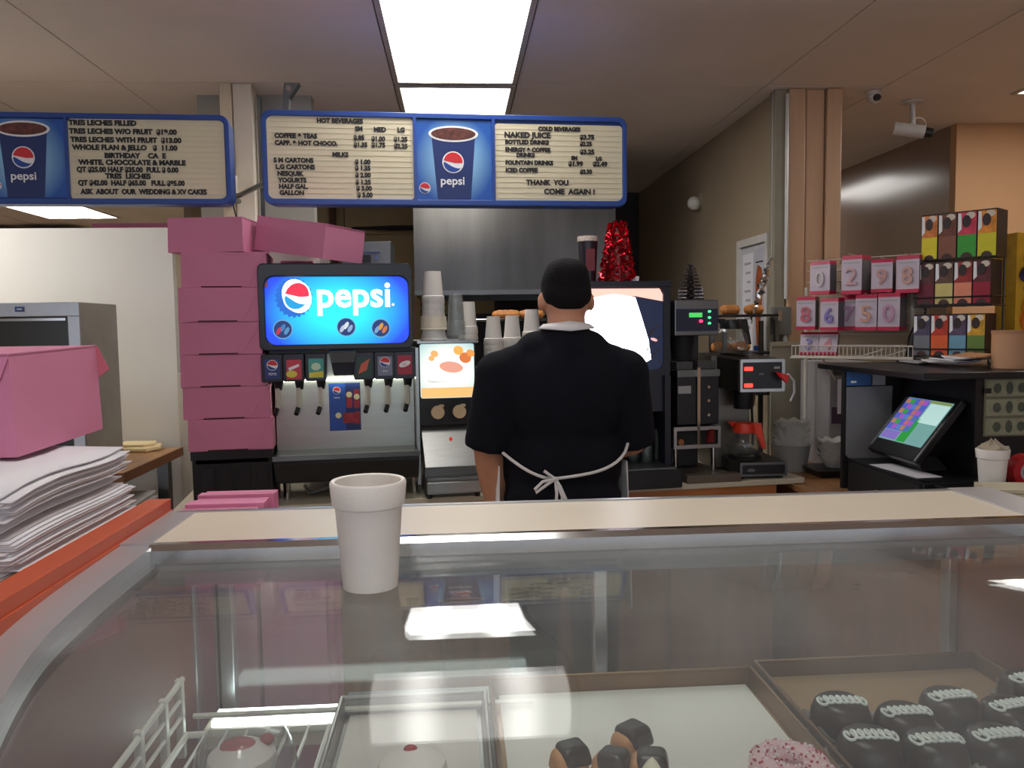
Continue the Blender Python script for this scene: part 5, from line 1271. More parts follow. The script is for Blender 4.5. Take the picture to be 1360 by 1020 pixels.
def sweep(name, x0, x1, th, mat, off=0.0):
    vs = []; fs = []; n = len(prof); nx = 2
    pts2 = []
    for i, (y, z) in enumerate(prof):
        y0, z0 = prof[max(i - 1, 0)]; y1, z1 = prof[min(i + 1, n - 1)]
        d = Vector((y1 - y0, z1 - z0)).normalized(); nv = Vector((d.y, -d.x))        # outward: up / towards the customer
        pts2.append((y + nv.x * off, z + nv.y * off, y + nv.x * (off - th), z + nv.y * (off - th)))
    poly = [(a, b) for a, b, _, _ in pts2] + [(c_, d) for _, _, c_, d in pts2[::-1]]
    mb = MB(); m = len(poly)
    vs = [(x0, y, z) for y, z in poly] + [(x1, y, z) for y, z in poly]
    for i in range(n - 1): fs += [(i, i + 1, m + i + 1, m + i)]
    for i in range(n, m - 1): fs += [(i, i + 1, m + i + 1, m + i)]
    for i in range(n - 1): j = m - 1 - i; fs += [(i, j, j - 1, i + 1), (m + i, m + i + 1, m + j - 1, m + j)]
    fs += [(0, m, 2 * m - 1, m - 1), (n - 1, n, m + n, m + n - 1)]
    return mb.add(vs, fs).build(name, mat, dc, smooth=True)
nsgn = prof
glass_m = MGLASS('case_glass', (.95, .97, .96), 1.5, .03, .045)
sweep('curved_glass', XL, XR, .006, glass_m)
sweep('end_cap', XL - .042, XL + .003, .03, M('satin_end_cap', (196, 196, 200), .35, .6, var=.03), .017)
sweep('end_cap', XR - .003, XR + .07, .03, M('satin_end_cap', (196, 196, 200), .35, .6, var=.03), .017)
MB().box(XL - .042, XL, 1.108, 1.306, ZT - .03, ZT + .0015).build('end_cap_top', M('satin_end_cap', (196, 196, 200), .35, .6), dc)
MB().box(XR, XR + .07, 1.108, 1.306, ZT - .03, ZT + .003).build('end_cap_top', M('satin_end_cap', (196, 196, 200), .35, .6), dc)
endm = M('end_panel_red_brown', (128, 84, 78), .45, var=.15, scale=3)
ep = [(1.30, .55), (1.30, 1.17), (1.10, 1.165)] + [(y + .012, z - .032) for y, z in prof[4:-2]] + [(.66, .9), (.66, .55)]
MB().prism(ep, XL - .04, XL - .004, 'x').build('end_panel', endm, dc)
MB().prism(ep, XR + .004, XR + .04, 'x').build('end_panel', endm, dc)
MB().box(XL - .04, XR + .06, .62, 1.31, .0, .55).build('base', M('case_base', (150, 146, 140), .5), dc)
MB().box(XL, XR, .65, 1.27, .70, .715).build('deck', M('deck_white', (215, 216, 214), .4), dc)
# rear sliding doors: aluminium stiles and glass
stile_x = [(205, 236), (287, 312), (788, 806), (1254, 1276)]
for i, (a, b) in enumerate(stile_x):
    xa, xb = max(XL, at(a, 850, 1.28).x), min(XR, at(b, 850, 1.28).x)
    MB().box(xa, xb, 1.27, 1.295, .715, ZT - .03).build('door_stile', alu, dc, bevel=.002)
    if i == 1: MB().box(xa + .006, xa + .009, 1.266, 1.27, .715, ZT - .03).build('seal_strip', black_m, dc)
rg = MGLASS('rear_glass', (.9, .93, .92), 1.5, .02, .05)
for a, b in ((236, 287), (312, 788), (806, 1254), (1276, 1420)):
    xa, xb = at(a, 850, 1.285).x, min(at(b, 850, 1.285).x, XR)
    MB().box(xa + .001, xb - .001, 1.28, 1.285, .73, ZT - .035).build('door_pane', rg, dc)
MB().box(XL, XR, 1.265, 1.295, .715, .73).build('door_track', alu, dc)
# lamp under the shelf
lmp = MB().box(-.38, .12, 1.185, 1.235, .885, .915).build('lamp_housing', lamp_fr, dc)
MB().box(-.37, .11, 1.19, 1.23, .915, .925).build('lamp_tube', ME('case_lamp', (240, 255, 250), 3.2), lmp)
MB().prism([(1.128, 1.150), (1.134, 1.150), (1.134, 1.193), (1.128, 1.193)], XL, XR, 'x').build('lamp_shield', M('shield_grey', (150, 154, 158), .4, .4), dc)
MB().cyl((XL + .06, 1.205, 1.172), (XR - .06, 1.205, 1.172), .010, n=10).build('added_fill_tube', ME('added_fill_lamp', (244, 255, 250), 2.2), dc)  # unseen tube added to brighten trays, rear panes and pink bundles
# tray shelf and wire shelf
SZ = .956
MB().box(-.17, XR - .01, .70, 1.20, SZ - .012, SZ).build('tray_shelf', steel_dk, dc)
wsh = MB(); wsh.tube([(-.372, .72, SZ), (-.372, 1.09, SZ), (-.18, 1.09, SZ), (-.18, .72, SZ)], .005, 6, True).build('wire_shelf', M('shelf_wire', (214, 214, 208), .35), dc, smooth=True)
swm = M('shelf_wire', (214, 214, 208), .35)
for i in range(1, 8):
    x = -.372 + .027 * i
    MB().tube([(x, .72, SZ + .003), (x, 1.095, SZ + .003)], .0022, 6).build('shelf_rod', swm, dc, smooth=True)
for zz in (.026, .05, .074):
    MB().tube([(-.378, .74, SZ + zz * .9), (-.378, 1.1, SZ + zz)], .0042 if zz > .07 else .003, 6).build('guard_rail', swm, dc, smooth=True)
for y in (.85, .95, 1.03, 1.09): MB().box(-.384, -.374, y - .005, y + .005, SZ - .03, SZ + .078).build('guard_post', swm, dc, bevel=.001)
MB().tube([(-.372, 1.12, SZ + .012), (.1, 1.12, SZ + .012)], .004, 6).build('rear_rail', swm, dc, smooth=True)

# trays
def tray(x0, x1, y0, y1, lab, mat, liner=None):
    t = thing('baking_tray', lab, 'tray', ((x0 + x1) / 2, (y0 + y1) / 2, SZ + .0005), 0, 'baking trays in the case')
    w, d = (x1 - x0) / 2, (y1 - y0) / 2
    MB().box(-w, w, -d, d, 0, .002).build('base', mat, t)
    mb = MB()
    for sx in (-1, 1):
        mb.hexa([(sx * w - .003, -d, 0), (sx * w + .003, -d, 0), (sx * w + .003, d, 0), (sx * w - .003, d, 0)], [(sx * w - .003 + sx * .004, -d, .022), (sx * w + .003 + sx * .004, -d, .022), (sx * w + .003 + sx * .004, d, .022), (sx * w - .003 + sx * .004, d, .022)])
        mb.hexa([(-w, sx * d - .003, 0), (w, sx * d - .003, 0), (w, sx * d + .003, 0), (-w, sx * d + .003, 0)], [(-w, sx * d - .003 + sx * .004, .022), (w, sx * d - .003 + sx * .004, .022), (w, sx * d + .003 + sx * .004, .022), (-w, sx * d + .003 + sx * .004, .022)])
    mb.build('wall', mat, t)
    MB().tube([(-w - .004, -d - .004, .023), (w + .004, -d - .004, .023), (w + .004, d + .004, .023), (-w - .004, d + .004, .023)], .004, 8, True).build('rim', mat, t, smooth=True)
    if liner: MB().box(-w + .008, w - .008, -d + .008, d - .006, .0025, .0035).build('liner', liner, t)
    return t
tray_al = M('tray_aluminium', (150, 148, 146), .35, .9, var=.15, scale=6)
tray_br = M('tray_bronze_bake', (134, 108, 84), .4, .75, var=.2, scale=6)
parch = M('parchment', (214, 212, 208), .6, var=.04, scale=5)
tray(-.165, .028, .70, 1.125, 'aluminium baking tray with cream pastry, in the middle of the case', tray_al, M('parchment_pale', (206, 200, 196), .6))
tray(.046, .432, .70, 1.165, 'wide paper lined baking tray with dark dipped pastries', tray_br, parch)
tray(.455, .80, .70, 1.185, 'bronze baking tray filled with chocolate cakes', tray_br, M('liner_tan', (150, 122, 92), .6))
PZ = SZ + .0045
# chocolate domes with white squiggle
choc = M('chocolate_glaze', (36, 25, 22), .32, var=.2, scale=20, bump=.05)
icing = M('white_icing', (222, 230, 226), .5)
wrap = M('wax_paper', (168, 164, 160), .5, var=.08)
def dome_cake(p, r, h, rz):
    t = thing('chocolate_cake', '', 'cake', p, rz, 'chocolate cakes with white squiggles')
    prof_ = [(r, .002), (r * 1.0, h * .25), (r * .95, h * .6), (r * .84, h * .85), (r * .66, h * .97), (r * .3, h), (.001, h * .985)]
    MB().lathe([(r * .96, 0)] + prof_, 26).build('cake', choc, t, smooth=True)
    pts = []; n = 90
    for i in range(n):
        f = i / (n - 1); x = (f - .5) * 1.55 * r + .004 * math.cos(f * math.pi * 15); y = math.sin(f * math.pi * 15) * r * .24 - .15 * r
        rr = math.sqrt(x * x + y * y) / r
        z = h * (1.0 - .02 * rr - .75 * max(0, rr - .55) ** 1.6)
        pts.append((x, y, z + .0012))
    MB().tube(pts, .0019, 6).build('icing_squiggle', icing, t, smooth=True)
    vs = []; fs = []; m = 20
    for ring, (q, z) in enumerate(((.7, .0005), (1.0, .001), (1.22, .012))):
        for j in range(m): a = 2 * math.pi * j / m; w = 1 + (.14 if ring == 2 else 0) * math.sin(j * 2.5 + rz * 9); vs.append((r * q * w * math.cos(a), r * q * w * math.sin(a), z * (1 + .5 * math.sin(j * 1.7))))
    for ring in range(2):
        for j in range(m): fs.append((ring * m + j, ring * m + (j + 1) % m, (ring + 1) * m + (j + 1) % m, (ring + 1) * m + j))
    o = MB().add(vs, fs).build('wax_paper_cup', wrap, t); s_ = o.modifiers.new('t', 'SOLIDIFY'); s_.thickness = .0006
    return t
cakes = [(1121, 980, 'chocolate cake with white squiggle, leftmost in the back row of the bronze tray'), (1207, 995, 'chocolate cake with white squiggle, just right of the leftmost back one'), (1267, 972, 'chocolate cake with white squiggle, third from the left in the back row'),
         (1348, 985, 'chocolate cake with white squiggle, cut by the right edge of the picture'), (1160, 1030, 'chocolate cake with white squiggle, in front of the leftmost back one'), (1247, 1035, 'chocolate cake with white squiggle, middle of the front row'),
         (1330, 1028, 'chocolate cake with white squiggle, right end of the front row'), (1372, 945, 'chocolate cake with white squiggle, farthest back in the right corner')]
for i, (px, py, lab) in enumerate(cakes):
    p = onz(px, py - 4, PZ); t = dome_cake((p.x, p.y + .01, PZ), (.0395), .045, R(-6 + 5 * (i % 4))); t['label'] = lab
# dark dipped pastries
dough = M('pastry_dough', (198, 142, 92), .6, var=.15, scale=20, bump=.2)
def dipped(p, rz, lab, s=1.0, cream=False):
    t = thing('dipped_pastry', lab, 'pastry', p, rz, 'chocolate dipped pastries')
    MB().hexa([(-.026 * s, -.018 * s, 0), (.020 * s, -.020 * s, 0), (.022 * s, .018 * s, 0), (-.024 * s, .020 * s, 0)], [(-.022 * s, -.014 * s, .028 * s), (.017 * s, -.016 * s, .03 * s), (.019 * s, .014 * s, .03 * s), (-.020 * s, .016 * s, .028 * s)]).build('dough', dough, t, smooth=True, bevel=.009, seg=4)
    MB().hexa([(-.014 * s, -.021 * s, .012 * s), (.024 * s, -.022 * s, .010 * s), (.026 * s, .020 * s, .010 * s), (-.012 * s, .021 * s, .012 * s)], [(-.017 * s, -.016 * s, .034 * s), (.018 * s, -.017 * s, .036 * s), (.021 * s, .016 * s, .035 * s), (-.014 * s, .017 * s, .034 * s)]).build('chocolate', choc, t, smooth=True, bevel=.008, seg=4)
    if cream: MB().lathe([(.013, 0), (.012, .012), (.006, .022), (.001, .027)], 12, (.002, -.024, .012)).build('cream', M('cream_white', (232, 226, 200), .5), t, smooth=True)
    return t
for i, (px, py, r_, s_, cr_) in enumerate(((757, 1024, 20, 1.0, False), (812, 1030, -30, .95, False), (838, 1000, 35, 1.05, False), (862, 1034, -10, 1.0, True))):
    p = onz(px, py, PZ); dipped((p.x, p.y, PZ), R(r_), ['chocolate dipped pastry on white paper, leftmost of the group', 'chocolate dipped pastry on white paper, second from the left', 'chocolate dipped pastry on white paper, at the back of the group', 'chocolate dipped pastry with cream, right end of the group'][i], s_, cr_)
# pink sprinkled doughnut, cream pastries
p = onz(1050, 1042, PZ)
t = thing('sprinkled_doughnut', 'doughnut with pink and red sprinkles at the bottom edge beside the chocolate cakes', 'doughnut', (p.x, p.y, PZ))
tor = [(.030 + .017 * math.cos(a), .017 + .017 * math.sin(a)) for a in [2 * math.pi * q / 12 for q in range(12)]]
MB().lathe(tor, 26, closed=True).build('dough', dough, t, smooth=True)
tor2 = [(.030 + .0185 * math.cos(a), .019 + .0175 * math.sin(a)) for a in [math.pi * (q / 8) * 1.1 - .15 for q in range(9)]]
MB().lathe(tor2 + [(.03, .02)], 26, closed=True).build('icing', M('pale_pink_icing', (224, 190, 196), .5), t, smooth=True)
rnd = random.Random(21)
for ci, cc in enumerate(((176, 22, 48), (232, 180, 196), (240, 236, 236))):
    mb = MB()
    for i in range(90):
        a = rnd.uniform(0, 2 * math.pi); b = rnd.uniform(.15, math.pi - .15); c_ = Vector(((.03 + .0192 * math.cos(b)) * math.cos(a), (.03 + .0192 * math.cos(b)) * math.sin(a), .019 + .0182 * math.sin(b)))
        mb.ball(c_, .0017, 5, 4)
    o = mb.build('sprinkles', M('sprinkle_%d' % ci, cc, .4), t); o['kind'] = 'stuff'
def cream_bun(px, py, z, r, lab, glaze):
    p = onz(px, py, z)
    t = thing('cream_pastry', lab, 'pastry', (p.x, p.y, z), 0, 'cream topped pastries')
    MB().lathe([(r * .9, 0), (r, .012), (r * .95, .022), (r * .5, .034), (.001, .036)], 26).build('cream', M('whipped_cream', (232, 226, 222), .5, var=.03, bump=.15), t, smooth=True)
    for gx, gy, gr in glaze: MB().ball((gx, gy, .033), (gr, gr * .8, .007), 16, 8).build('cherry_glaze', M('cherry_glaze', (168, 30, 52), .18, var=.15), t, smooth=True)
    return t
cream_bun(322, 1024, SZ + .006, .042, 'cream pastry with red glaze in a clear dome on the wire shelf', [(-.004, 0, .022), (.028, .012, .009)])
p = onz(322, 1024, SZ + .006)
t = thing('plastic_dome', 'clear plastic dome over the red glazed cream pastry', 'plastic dome', (p.x + .004, p.y, SZ + .005))
MB().lathe([(.062, .0), (.062, .004), (.058, .03), (.046, .052), (.020, .06), (.001, .061), (.001, .060), (.020, .059), (.045, .051), (.057, .03), (.061, .004), (.061, 0)], 24).build('dome', MGLASS('dome_plastic', (.95, .95, .95), 1.45, .06, .05), t, smooth=True)
cream_bun(548, 1034, PZ, .042, 'cream pastry with one cherry on the aluminium tray', [(-.002, .004, .009)])

# the cup standing on the glass
kcu = onz(491, 781, 1.194)
foam_cup((kcu.x, kcu.y + .012, 1.1935), .128, .0452, .0325, 'white foam cup standing on the glass top of the display case', None)

# ------------------------------------------------------------------ left neighbour counter with the orange edge
nc = thing('left_counter', 'neighbouring counter at the left with an orange laminate edge', 'counter', (0, 0, 0))
EX = -.458
MB().box(-1.15, EX - .036, .30, 1.30, 1.205, 1.226).build('top', M('olive_top', (132, 124, 84), .5, var=.1, scale=8), nc)
MB().box(EX - .036, EX, .28, 1.318, 1.192, 1.234).build('orange_edge', orange_lam, nc, bevel=.0015)
MB().box(EX, EX + .003, .28, 1.318, 1.192, 1.216).build('edge_lip', orange_lam, nc)
MB().box(-1.15, EX - .004, .32, 1.30, 0, 1.192).build('body', endm, nc)
# paper stack
rnd = random.Random(4)
def sheet(i, n):
    f = i / (n - 1); z = 1.2275 + i * .0031
    px0, px1 = -.92, -.497 + rnd.uniform(-.012, .006) - (.018 if n * .45 < i < n * .62 else 0)
    y0, y1 = .925 + rnd.uniform(-.012, .012), 1.262 + rnd.uniform(-.012, .008)
    vs = []; nx, ny = 8, 7; ph = .2 + .004 * i
    for a in range(nx):
        for b in range(ny):
            x = px0 + (px1 - px0) * a / (nx - 1); y = y0 + (y1 - y0) * b / (ny - 1); u = a / (nx - 1); v = b / (ny - 1)
            w = .007 * f * math.sin(v * 5.0 + ph) * u + .004 * f * math.sin(u * 4 + ph)
            droop = -.010 * f * u * u * (1 - v) + .006 * f * v
            vs.append((x, y, z + w + droop))
    fs = [(a * ny + b, (a + 1) * ny + b, (a + 1) * ny + b + 1, a * ny + b + 1) for a in range(nx - 1) for b in range(ny - 1)]
    o = MB().add(vs, fs).build('paper_sheet', paper if i % 5 else M('paper_grey_white', (206, 200, 202), .7), smooth=True)
    s_ = o.modifiers.new('t', 'SOLIDIFY'); s_.thickness = .0016; s_.offset = 1
    return setp(o, 'white wrapping sheet inside the tall stack on the left counter', 'paper', 'wrapping sheets in the stack')
NS = 34
for i in range(NS):
    o = sheet(i, NS)
    if i == NS - 1: o['label'] = 'topmost white wrapping sheet, under the large pink box'
# large pink box on the papers
z0 = 1.2275 + NS * .0031 + .007
w, d, h = .30, .262, .138
bx0 = at(25, 621, 1.115); d = colpt(130, (bx0.x, 0), R(90)).y - bx0.y
fb = thing('bakery_box', 'large pink bakery box on top of the white paper stack', 'box', (bx0.x - w / 2, 1.115, z0 - .004), R(0), 'pink bakery boxes')
fb.rotation_euler = (R(1.2), 0, 0)
MB().hexa([(-w / 2, 0, 0), (w / 2, 0, 0), (w / 2, d, 0), (-w / 2, d, 0)], [(-w / 2, .0, h - .002), (w / 2 - .004, 0, h - .002), (w / 2 - .004, d, h - .002), (-w / 2, d, h - .002)]).build('body', pink, fb)
MB().box(-w / 2, w / 2 - .003, -.001, d + .001, h - .002, h).build('lid', pink, fb)
MB().hexa([(w / 2 - .002, d, .085), (w / 2 + .012, d + .008, .098), (w / 2 + .012, d + .010, .098), (w / 2 - .002, d + .002, .085)], [(w / 2 - .004, d, h - .002), (w / 2 - .002, d + .001, h - .002), (w / 2 - .002, d + .003, h - .002), (w / 2 - .004, d + .002, h - .002)]).build('side_flap', M('pink_flap_dark', (186, 92, 112), .7), fb)
MB().hexa([(-w / 2, -.006, .03), (w / 2 - .06, -.006, .0), (w / 2 - .06, -.004, .0), (-w / 2, -.004, .03)], [(-w / 2, -.004, h - .004), (w / 2 - .002, -.004, h - .004), (w / 2 - .002, -.002, h - .004), (-w / 2, -.002, h - .004)]).build('front_flap', pink_in, fb)
# pink folded boxes behind the case
def flat_pile(x0, x1, y0, y1, z0_, z1_, lab):
    t = thing('folded_box_bundle', lab, 'box bundle', ((x0 + x1) / 2, y0, z0_), 0, 'bundles of folded pink boxes')
    n = 8; w = (y1 - y0) / n; hw = (x1 - x0) / 2
    for i in range(n): MB().box(-hw + .003 * (i % 2), hw - .004 * (i % 3), i * w + .0006, (i + 1) * w - .0006, 0, (z1_ - z0_) - .003 * (i % 3)).build('folded_box', pink_in if i % 2 else pink, t)
    return t
sb = thing('stool', 'low wooden stool behind the case carrying folded pink boxes', 'stool', (-.36, 1.5, 0))
MB().box(-.16, .14, -.11, .16, .56, .585).build('seat', wood_br, sb)
for sx in (-.14, .12):
    for y in (-.09, .14): MB().box(sx - .015, sx + .015, y - .015, y + .015, 0, .56).build('leg', wood_br, sb)
flat_pile(-.495, -.352, 1.40, 1.62, .586, 1.188, 'taller bundle of folded pink boxes behind the case ledge')
flat_pile(-.346, -.235, 1.41, 1.62, .586, 1.12, 'shorter bundle of folded pink boxes seen through the case glass')

# ------------------------------------------------------------------ left work table, warming cabinet
tb = thing('work_table', 'wood topped work table in front of the white partition', 'table', (0, 0, 0))
TX = -1.32
MB().box(-2.9, TX, 3.28, 3.98, .905, .945).build('top', wood, tb, bevel=.004)
MB().box(-2.9, TX + .001, 3.275, 3.28, .905, .945).build('edge_band', M('edge_dark_wood', (110, 70, 44), .5), tb)
MB().box(TX, TX + .004, 3.275, 3.98, .905, .945).build('edge_band', M('edge_dark_wood', (110, 70, 44), .5), tb)
for x in (-2.8, TX - .06):
    for y in (3.36, 3.9): MB().box(x - .025, x + .025, y - .025, y + .025, 0, .905).build('leg', steel_dk, tb)
MB().box(-2.85, TX - .04, 3.34, 3.92, .70, .715).build('shelf', steel_dk, tb)
for i in range(3):
    t = thing('flat_tray', ['white flat tray lowest under the work table', 'white flat tray in the middle under the work table', 'white flat tray topmost under the work table'][i], 'tray', (-1.62, 3.6, .7155 + i * .022), R(i * 4 - 4), 'flat trays under the work table')
    MB().box(-.22, .24, -.2, .2, 0, .012).build('base', M('tray_white', (200, 200, 196), .5), t, bevel=.002)
    MB().box(-.222, .242, -.202, -.196, .0, .020).build('rim', M('tray_rim_black', (50, 50, 50), .5), t)
p = onz(202, 596, .946)
t = thing('dough_cloth', 'cream cloth lying on the work table', 'cloth', (p.x - .02, p.y, .946))
MB().prism([(-.12, -.10), (.04, -.12), (.075, -.05), (.05, .05), (-.12, .06)], 0, .022, 'z').build('fold', M('cloth_cream', (226, 206, 160), .8, var=.06), t, bevel=.008, seg=3)
MB().prism([(-.12, -.08), (.02, -.10), (.05, -.04), (.03, .04), (-.12, .05)], .022, .034, 'z').build('fold', M('cloth_cream', (226, 206, 160), .8), t, bevel=.005)
pr = thing('warming_cabinet', 'grey steel warming cabinet with dark window on the work table', 'cabinet', (at(105, 401, 3.32).x, 3.32, .946))
hh = at(105, 401, 3.32).z - .946
cab = M('cabinet_galvanised', (160, 158, 148), .45, .55, var=.12, scale=5)
MB().box(-.85, 0, .012, colpt(156, (pr.location.x, 0), R(90)).y - 3.32, 0, hh).build('body', cab, pr, bevel=.003)
fr = MB(); w_ = .045
fr.box(-.85, 0, -.006, .012, hh - .055, hh).box(-.85, 0, -.006, .012, 0, .05).box(-w_, 0, -.006, .012, .05, hh - .055).box(-.85, -.85 + w_, -.006, .012, .05, hh - .055)
fr.build('door_frame', alu, pr, bevel=.002)
MB().box(-.85 + w_, -w_, .002, .012, .05, hh - .055).build('window', M('window_smoke', (44, 44, 40), .2), pr)
MB().box(-.85 + w_ + .01, -w_ - .01, -.001, .002, hh - .072, hh - .062).build('window_bead', chrome, pr)
MB().box(-.24, -.205, -.009, -.006, hh - .036, hh - .016).build('badge', M('badge_blue', (52, 74, 130), .4), pr)
MB().box(-.232, -.213, -.0105, -.009, hh - .028, hh - .024).build('badge_text', p_white, pr)
for x in (-.8, -.05):
    for y in (.05, .4): MB().cyl((x, y, -.001), (x, y, .0), .015, n=8)
# ------------------------------------------------------------------ the worker
def remesh(o, vox, smooth=8, fac=.5):
    r = o.modifiers.new('remesh', 'REMESH'); r.mode = 'VOXEL'; r.voxel_size = vox; r.use_smooth_shade = True
    s = o.modifiers.new('smooth', 'SMOOTH'); s.iterations = smooth; s.factor = fac
    return o
pp = at(746, 433, 2.48)
man = thing('person', 'person in dark t-shirt and white apron seen from behind, head bowed', 'person', (pp.x, 2.48, 0), R(2))
b = MB()
# head, bowed forward (faces away, +y)
HX = .018
b.ball((HX, .030, 1.598), (.074, .092, .106), 24, 16, (R(-16), 0, 0))
b.ball((HX, .070, 1.545), (.056, .060, .062), 18, 12)                   # jaw
b.ball((HX, .122, 1.580), (.014, .020, .022), 12, 8)                    # nose
b.ball((HX, .112, 1.612), (.045, .018, .012), 12, 8)                    # brow
b.ball((HX, .112, 1.545), (.024, .012, .010), 12, 8)                    # lips
for s in (-1, 1):
    b.ball((HX + s * .078, .024, 1.574), (.011, .020, .031), 12, 8, (R(-10), 0, R(s * 22)))   # ears
b.cap((HX * .5, -.012, 1.43), (HX, .014, 1.545), .064, .058)
# trunk
b.ball((0, .0, 1.28), (.19, .118, .20), 24, 14); b.ball((0, .03, 1.06), (.178, .135, .18), 24, 14); b.ball((0, .0, .92), (.172, .125, .13), 24, 14)
b.cap((-.14, -.005, 1.385), (.14, -.005, 1.385), .055, .055)
arms = {-1: ((-.188, -.005, 1.352), (-.232, .01, 1.135), (-.205, .075, .925)), 1: ((.188, -.005, 1.352), (.232, .045, 1.135), (.185, .27, 1.07))}
def hand(b, w, d, side, palm_n):
    """palm plus five separate fingers; w wrist, d pointing direction, palm_n palm normal"""
    d = Vector(d).normalized(); n = Vector(palm_n); n = (n - d * n.dot(d)).normalized(); s = d.cross(n).normalized()
    w = Vector(w)
    for f in (-.026, -.009, .009, .026): b.cap(w + d * .015 + s * f * .7, w + d * .085 + s * f, .013, .0125, 10)
    for f, ln in zip((-.029, -.010, .010, .029), (.062, .076, .080, .070)):
        p0 = w + d * .088 + s * f; p1 = p0 + d * ln * .5 + n * .008; p2 = p1 + d * ln * .32 + n * .022; p3 = p2 + d * ln * .14 + n * .022
        b.cap(p0, p1, .0095, .0088, 10); b.cap(p1, p2, .0088, .0082, 10); b.cap(p2, p3, .0082, .0072, 10)
    t0 = w + d * .03 + s * side * .024; t1 = t0 + s * side * .026 + d * .034 + n * .01; t2 = t1 + d * .034 + n * .012 + s * side * .004
    b.cap(t0, t1, .013, .0115, 10); b.cap(t1, t2, .0112, .009, 10)
for s in (-1, 1):
    sh, el, wr_ = [Vector(v) for v in arms[s]]
    b.cap(sh, el, .058, .047); mid = el.lerp(wr_, .35); b.cap(el, mid, .047, .046); b.cap(mid, wr_, .046, .030)
    d = (wr_ - el)
    hand(b, wr_, d, 1 if s > 0 else -1, (-s * .6, .5, -.3) if s < 0 else (0, .1, -1))
for s in (-1, 1):
    b.cap((s * .088, .0, .90), (s * .10, .01, .49), .088, .060); b.cap((s * .10, .01, .49), (s * .10, -.01, .10), .058, .040)
    b.cap((s * .10, -.03, .05), (s * .115, .11, .045), .038, .036)
body = remesh(b.build('body', skin, man, smooth=True), .0075, 6)
# hair
h = MB()
h.ball((HX, .024, 1.618), (.078, .096, .092), 24, 16, (R(-14), 0, 0)); h.ball((HX, -.032, 1.588), (.062, .040, .048), 20, 12)
for s in (-1, 1): h.ball((HX + s * .022, .015, 1.640), (.050, .078, .066), 20, 12); h.ball((HX + s * .03, .0, 1.60), (.046, .06, .05), 20, 12)
hair = remesh(h.build('hair', M('dark_hair', (20, 18, 21), .9, spec=.2, var=.3, scale=90, bump=.6, bscale=160), man, smooth=True), .008, 4)
# shirt
t_ = MB()
t_.ball((0, .0, 1.29), (.205, .135, .195), 28, 16); t_.ball((0, .032, 1.08), (.192, .152, .20), 28, 16); t_.ball((0, .01, .95), (.188, .142, .14), 28, 14)
t_.cap((-.15, -.005, 1.378), (.15, -.005, 1.378), .066, .066); t_.cap((-.08, -.01, 1.42), (.08, -.01, 1.42), .068, .068)
t_.cyl((HX * .5, -.012, 1.42), (HX * .6, -.004, 1.495), .095, .072, 20)
for s in (-1, 1):
    sh, el, _ = [Vector(v) for v in arms[s]]
    d = (el - sh).normalized(); t_.ball(sh, (.085, .08, .078), 18, 12); t_.cyl(sh, el + d * .012, .080, .074, 20)
    t_.cap(sh + Vector((-s * .05, 0, -.03)), sh.lerp(el, .5) + Vector((-s * .06, 0, 0)), .075, .05)
cloth = M('navy_black_cotton', (17, 18, 27), .9, spec=.2, var=.15, scale=30, bump=.35, bscale=7)
shirt = remesh(t_.build('t_shirt', cloth, man, smooth=True), .010, 10)
# collar band of the apron at the nape
def ringpts(cx, cy, rx, ry, z, a0, a1, n, dz=0):
    return [(cx + rx * math.cos(R(a0 + (a1 - a0) * i / n)), cy + ry * math.sin(R(a0 + (a1 - a0) * i / n)), z + dz * math.cos(R(a0 + (a1 - a0) * i / n)) ** 2) for i in range(n + 1)]
apron_m = M('apron_white', (226, 224, 226), .75, var=.03, scale=12)
n = 18; vs = []
for i in range(n + 1):
    a = R(195 + 150 * i / n); x, y = math.cos(a), math.sin(a)
    vs += [(HX * .6 + x * .088, -.006 + y * .085, 1.484 + .008 * abs(x)), (HX * .6 + x * .071, .0 + y * .076, 1.503 + .010 * (1 - abs(x)))]
fs = [(2 * i, 2 * i + 2, 2 * i + 3, 2 * i + 1) for i in range(n)]
o = MB().add(vs, fs).build('neck_strap', apron_m, man, smooth=True); q = o.modifiers.new('t', 'SOLIDIFY'); q.thickness = .004; q.offset = 1
# trousers and shoes
tr = MB()
tr.ball((0, .0, .91), (.182, .135, .13), 24, 12)
for s in (-1, 1): tr.cap((s * .088, .0, .88), (s * .10, .01, .49), .098, .075); tr.cyl((s * .10, .01, .49), (s * .10, -.01, .07), .076, .066, 18)
remesh(tr.build('trousers', M('black_trousers', (22, 22, 26), .8, var=.15, scale=20), man, smooth=True), .012, 6)
for s in (-1, 1):
    sh_ = MB(); sh_.cap((s * .10, -.04, .048), (s * .118, .13, .044), .046, .044, 16).box(s * .10 - .045, s * .118 + .045, -.08, .16, .002, .02)
    remesh(sh_.build('shoe', black, man, smooth=True), .008, 3)
# apron skirt wrapping the front and sides
vs = []; n = 26; rows = 9
for j in range(rows + 1):
    z = 1.075 - j * .052
    for i in range(n + 1):
        a = R(-14 + 208 * i / n); k_ = 1 + .05 * j / rows
        edge = .018 if i in (0, n) and j else 0
        vs.append(((.204 + .004 * math.sin(i * 1.3 + j * .3) + .004 * j / rows) * math.cos(a) * k_, .028 + (.172 + .004 * math.sin(i * 1.1)) * math.sin(a) * k_, z))
fs = [(j * (n + 1) + i, j * (n + 1) + i + 1, (j + 1) * (n + 1) + i + 1, (j + 1) * (n + 1) + i) for j in range(rows) for i in range(n)]
o = MB().add(vs, fs).build('apron', apron_m, man, smooth=True); q = o.modifiers.new('t', 'SOLIDIFY'); q.thickness = .003
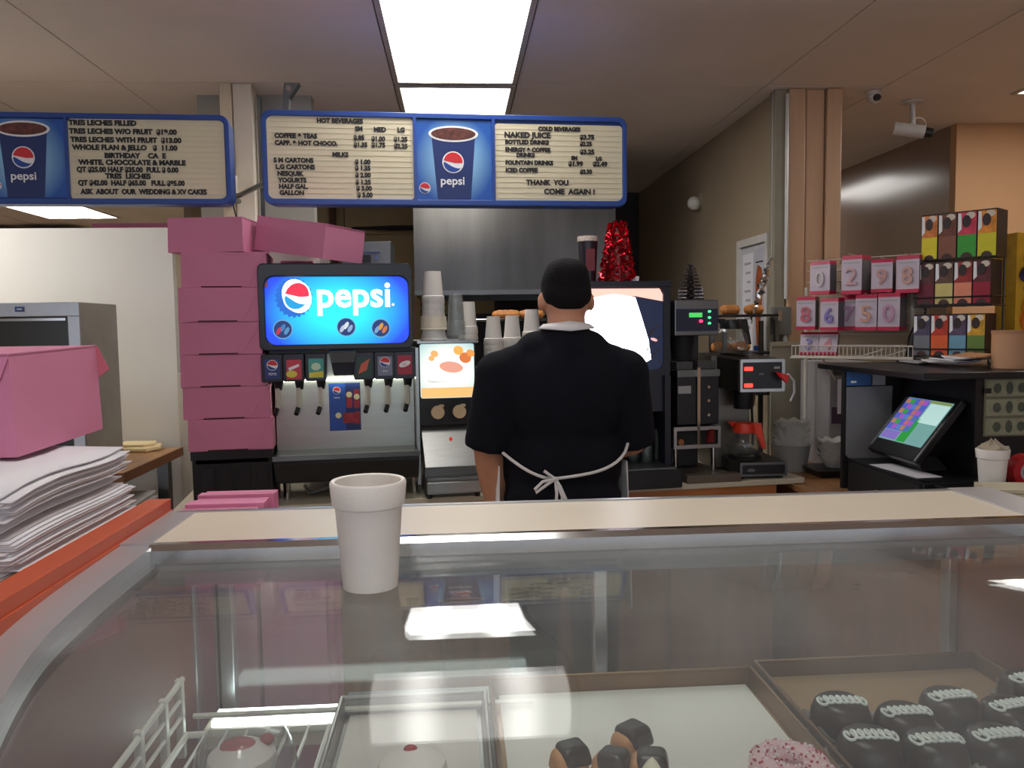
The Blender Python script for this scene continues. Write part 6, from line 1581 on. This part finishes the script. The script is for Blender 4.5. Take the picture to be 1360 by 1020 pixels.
# bib
vs = []
for j in range(6):
    z = 1.075 + j * .06
    for i in range(9): x = (i - 4) / 4 * (.15 - .01 * j); vs.append((x, .205 - .35 * abs(x) ** 2 - .007 * j * j * .3, z))
fs = [(j * 9 + i, j * 9 + i + 1, (j + 1) * 9 + i + 1, (j + 1) * 9 + i) for j in range(5) for i in range(8)]
o = MB().add(vs, fs).build('apron_bib', apron_m, man, smooth=True); q = o.modifiers.new('t', 'SOLIDIFY'); q.thickness = .003
# ties: waist string, bow and ends on the back (-y)
def back_y(x, z): return -(.142 - .02 * (1.1 - z) / .1) * math.sqrt(max(0.0, 1 - (x / .203) ** 2)) + .02
kx, kz = -.045, 1.052
pts = []
for i in range(13):
    f = i / 12; x = -.196 + (kx + .196) * f; z = 1.125 - .073 * math.sin(f * math.pi / 2); pts.append((x, back_y(x, z) - .016, z))
for i in range(1, 15):
    f = i / 14; x = kx + (.2 - kx) * f; z = kz + .028 * f + .055 * f ** 5; pts.append((x, back_y(x, z) - .016, z))
MB().tube(pts, .0048, 8).build('apron_string', apron_m, man, smooth=True)
Yb = back_y(kx, kz) - .022
lo = [(kx, Yb, kz), (kx - .025, Yb - .012, kz - .012), (kx - .06, Yb - .012, kz - .036), (kx - .062, Yb - .01, kz - .026), (kx - .04, Yb - .014, kz - .004), (kx, Yb - .004, kz + .002)]
MB().tube(lo, .0046, 8).build('bow_loop', apron_m, man, smooth=True)
lo = [(kx, Yb, kz), (kx + .012, Yb - .012, kz - .02), (kx + .036, Yb - .014, kz - .075), (kx + .034, Yb - .012, kz - .098), (kx + .014, Yb - .012, kz - .095), (kx + .018, Yb - .014, kz - .05), (kx, Yb - .004, kz)]
MB().tube(lo, .0046, 8).build('bow_loop', apron_m, man, smooth=True)
MB().tube([(kx, Yb, kz), (kx + .002, Yb - .01, kz - .04), (kx - .002, Yb - .008, kz - .12), (kx, Yb - .004, kz - .2)], .0046, 8).build('string_end', apron_m, man, smooth=True)
MB().tube([(kx, Yb, kz), (kx - .018, Yb - .006, kz + .014), (kx - .034, Yb - .004, kz + .026)], .0046, 8).build('string_end', apron_m, man, smooth=True)
MB().ball((kx, Yb - .004, kz), (.009, .008, .008), 10, 8).build('knot', apron_m, man, smooth=True)

flush_texts()
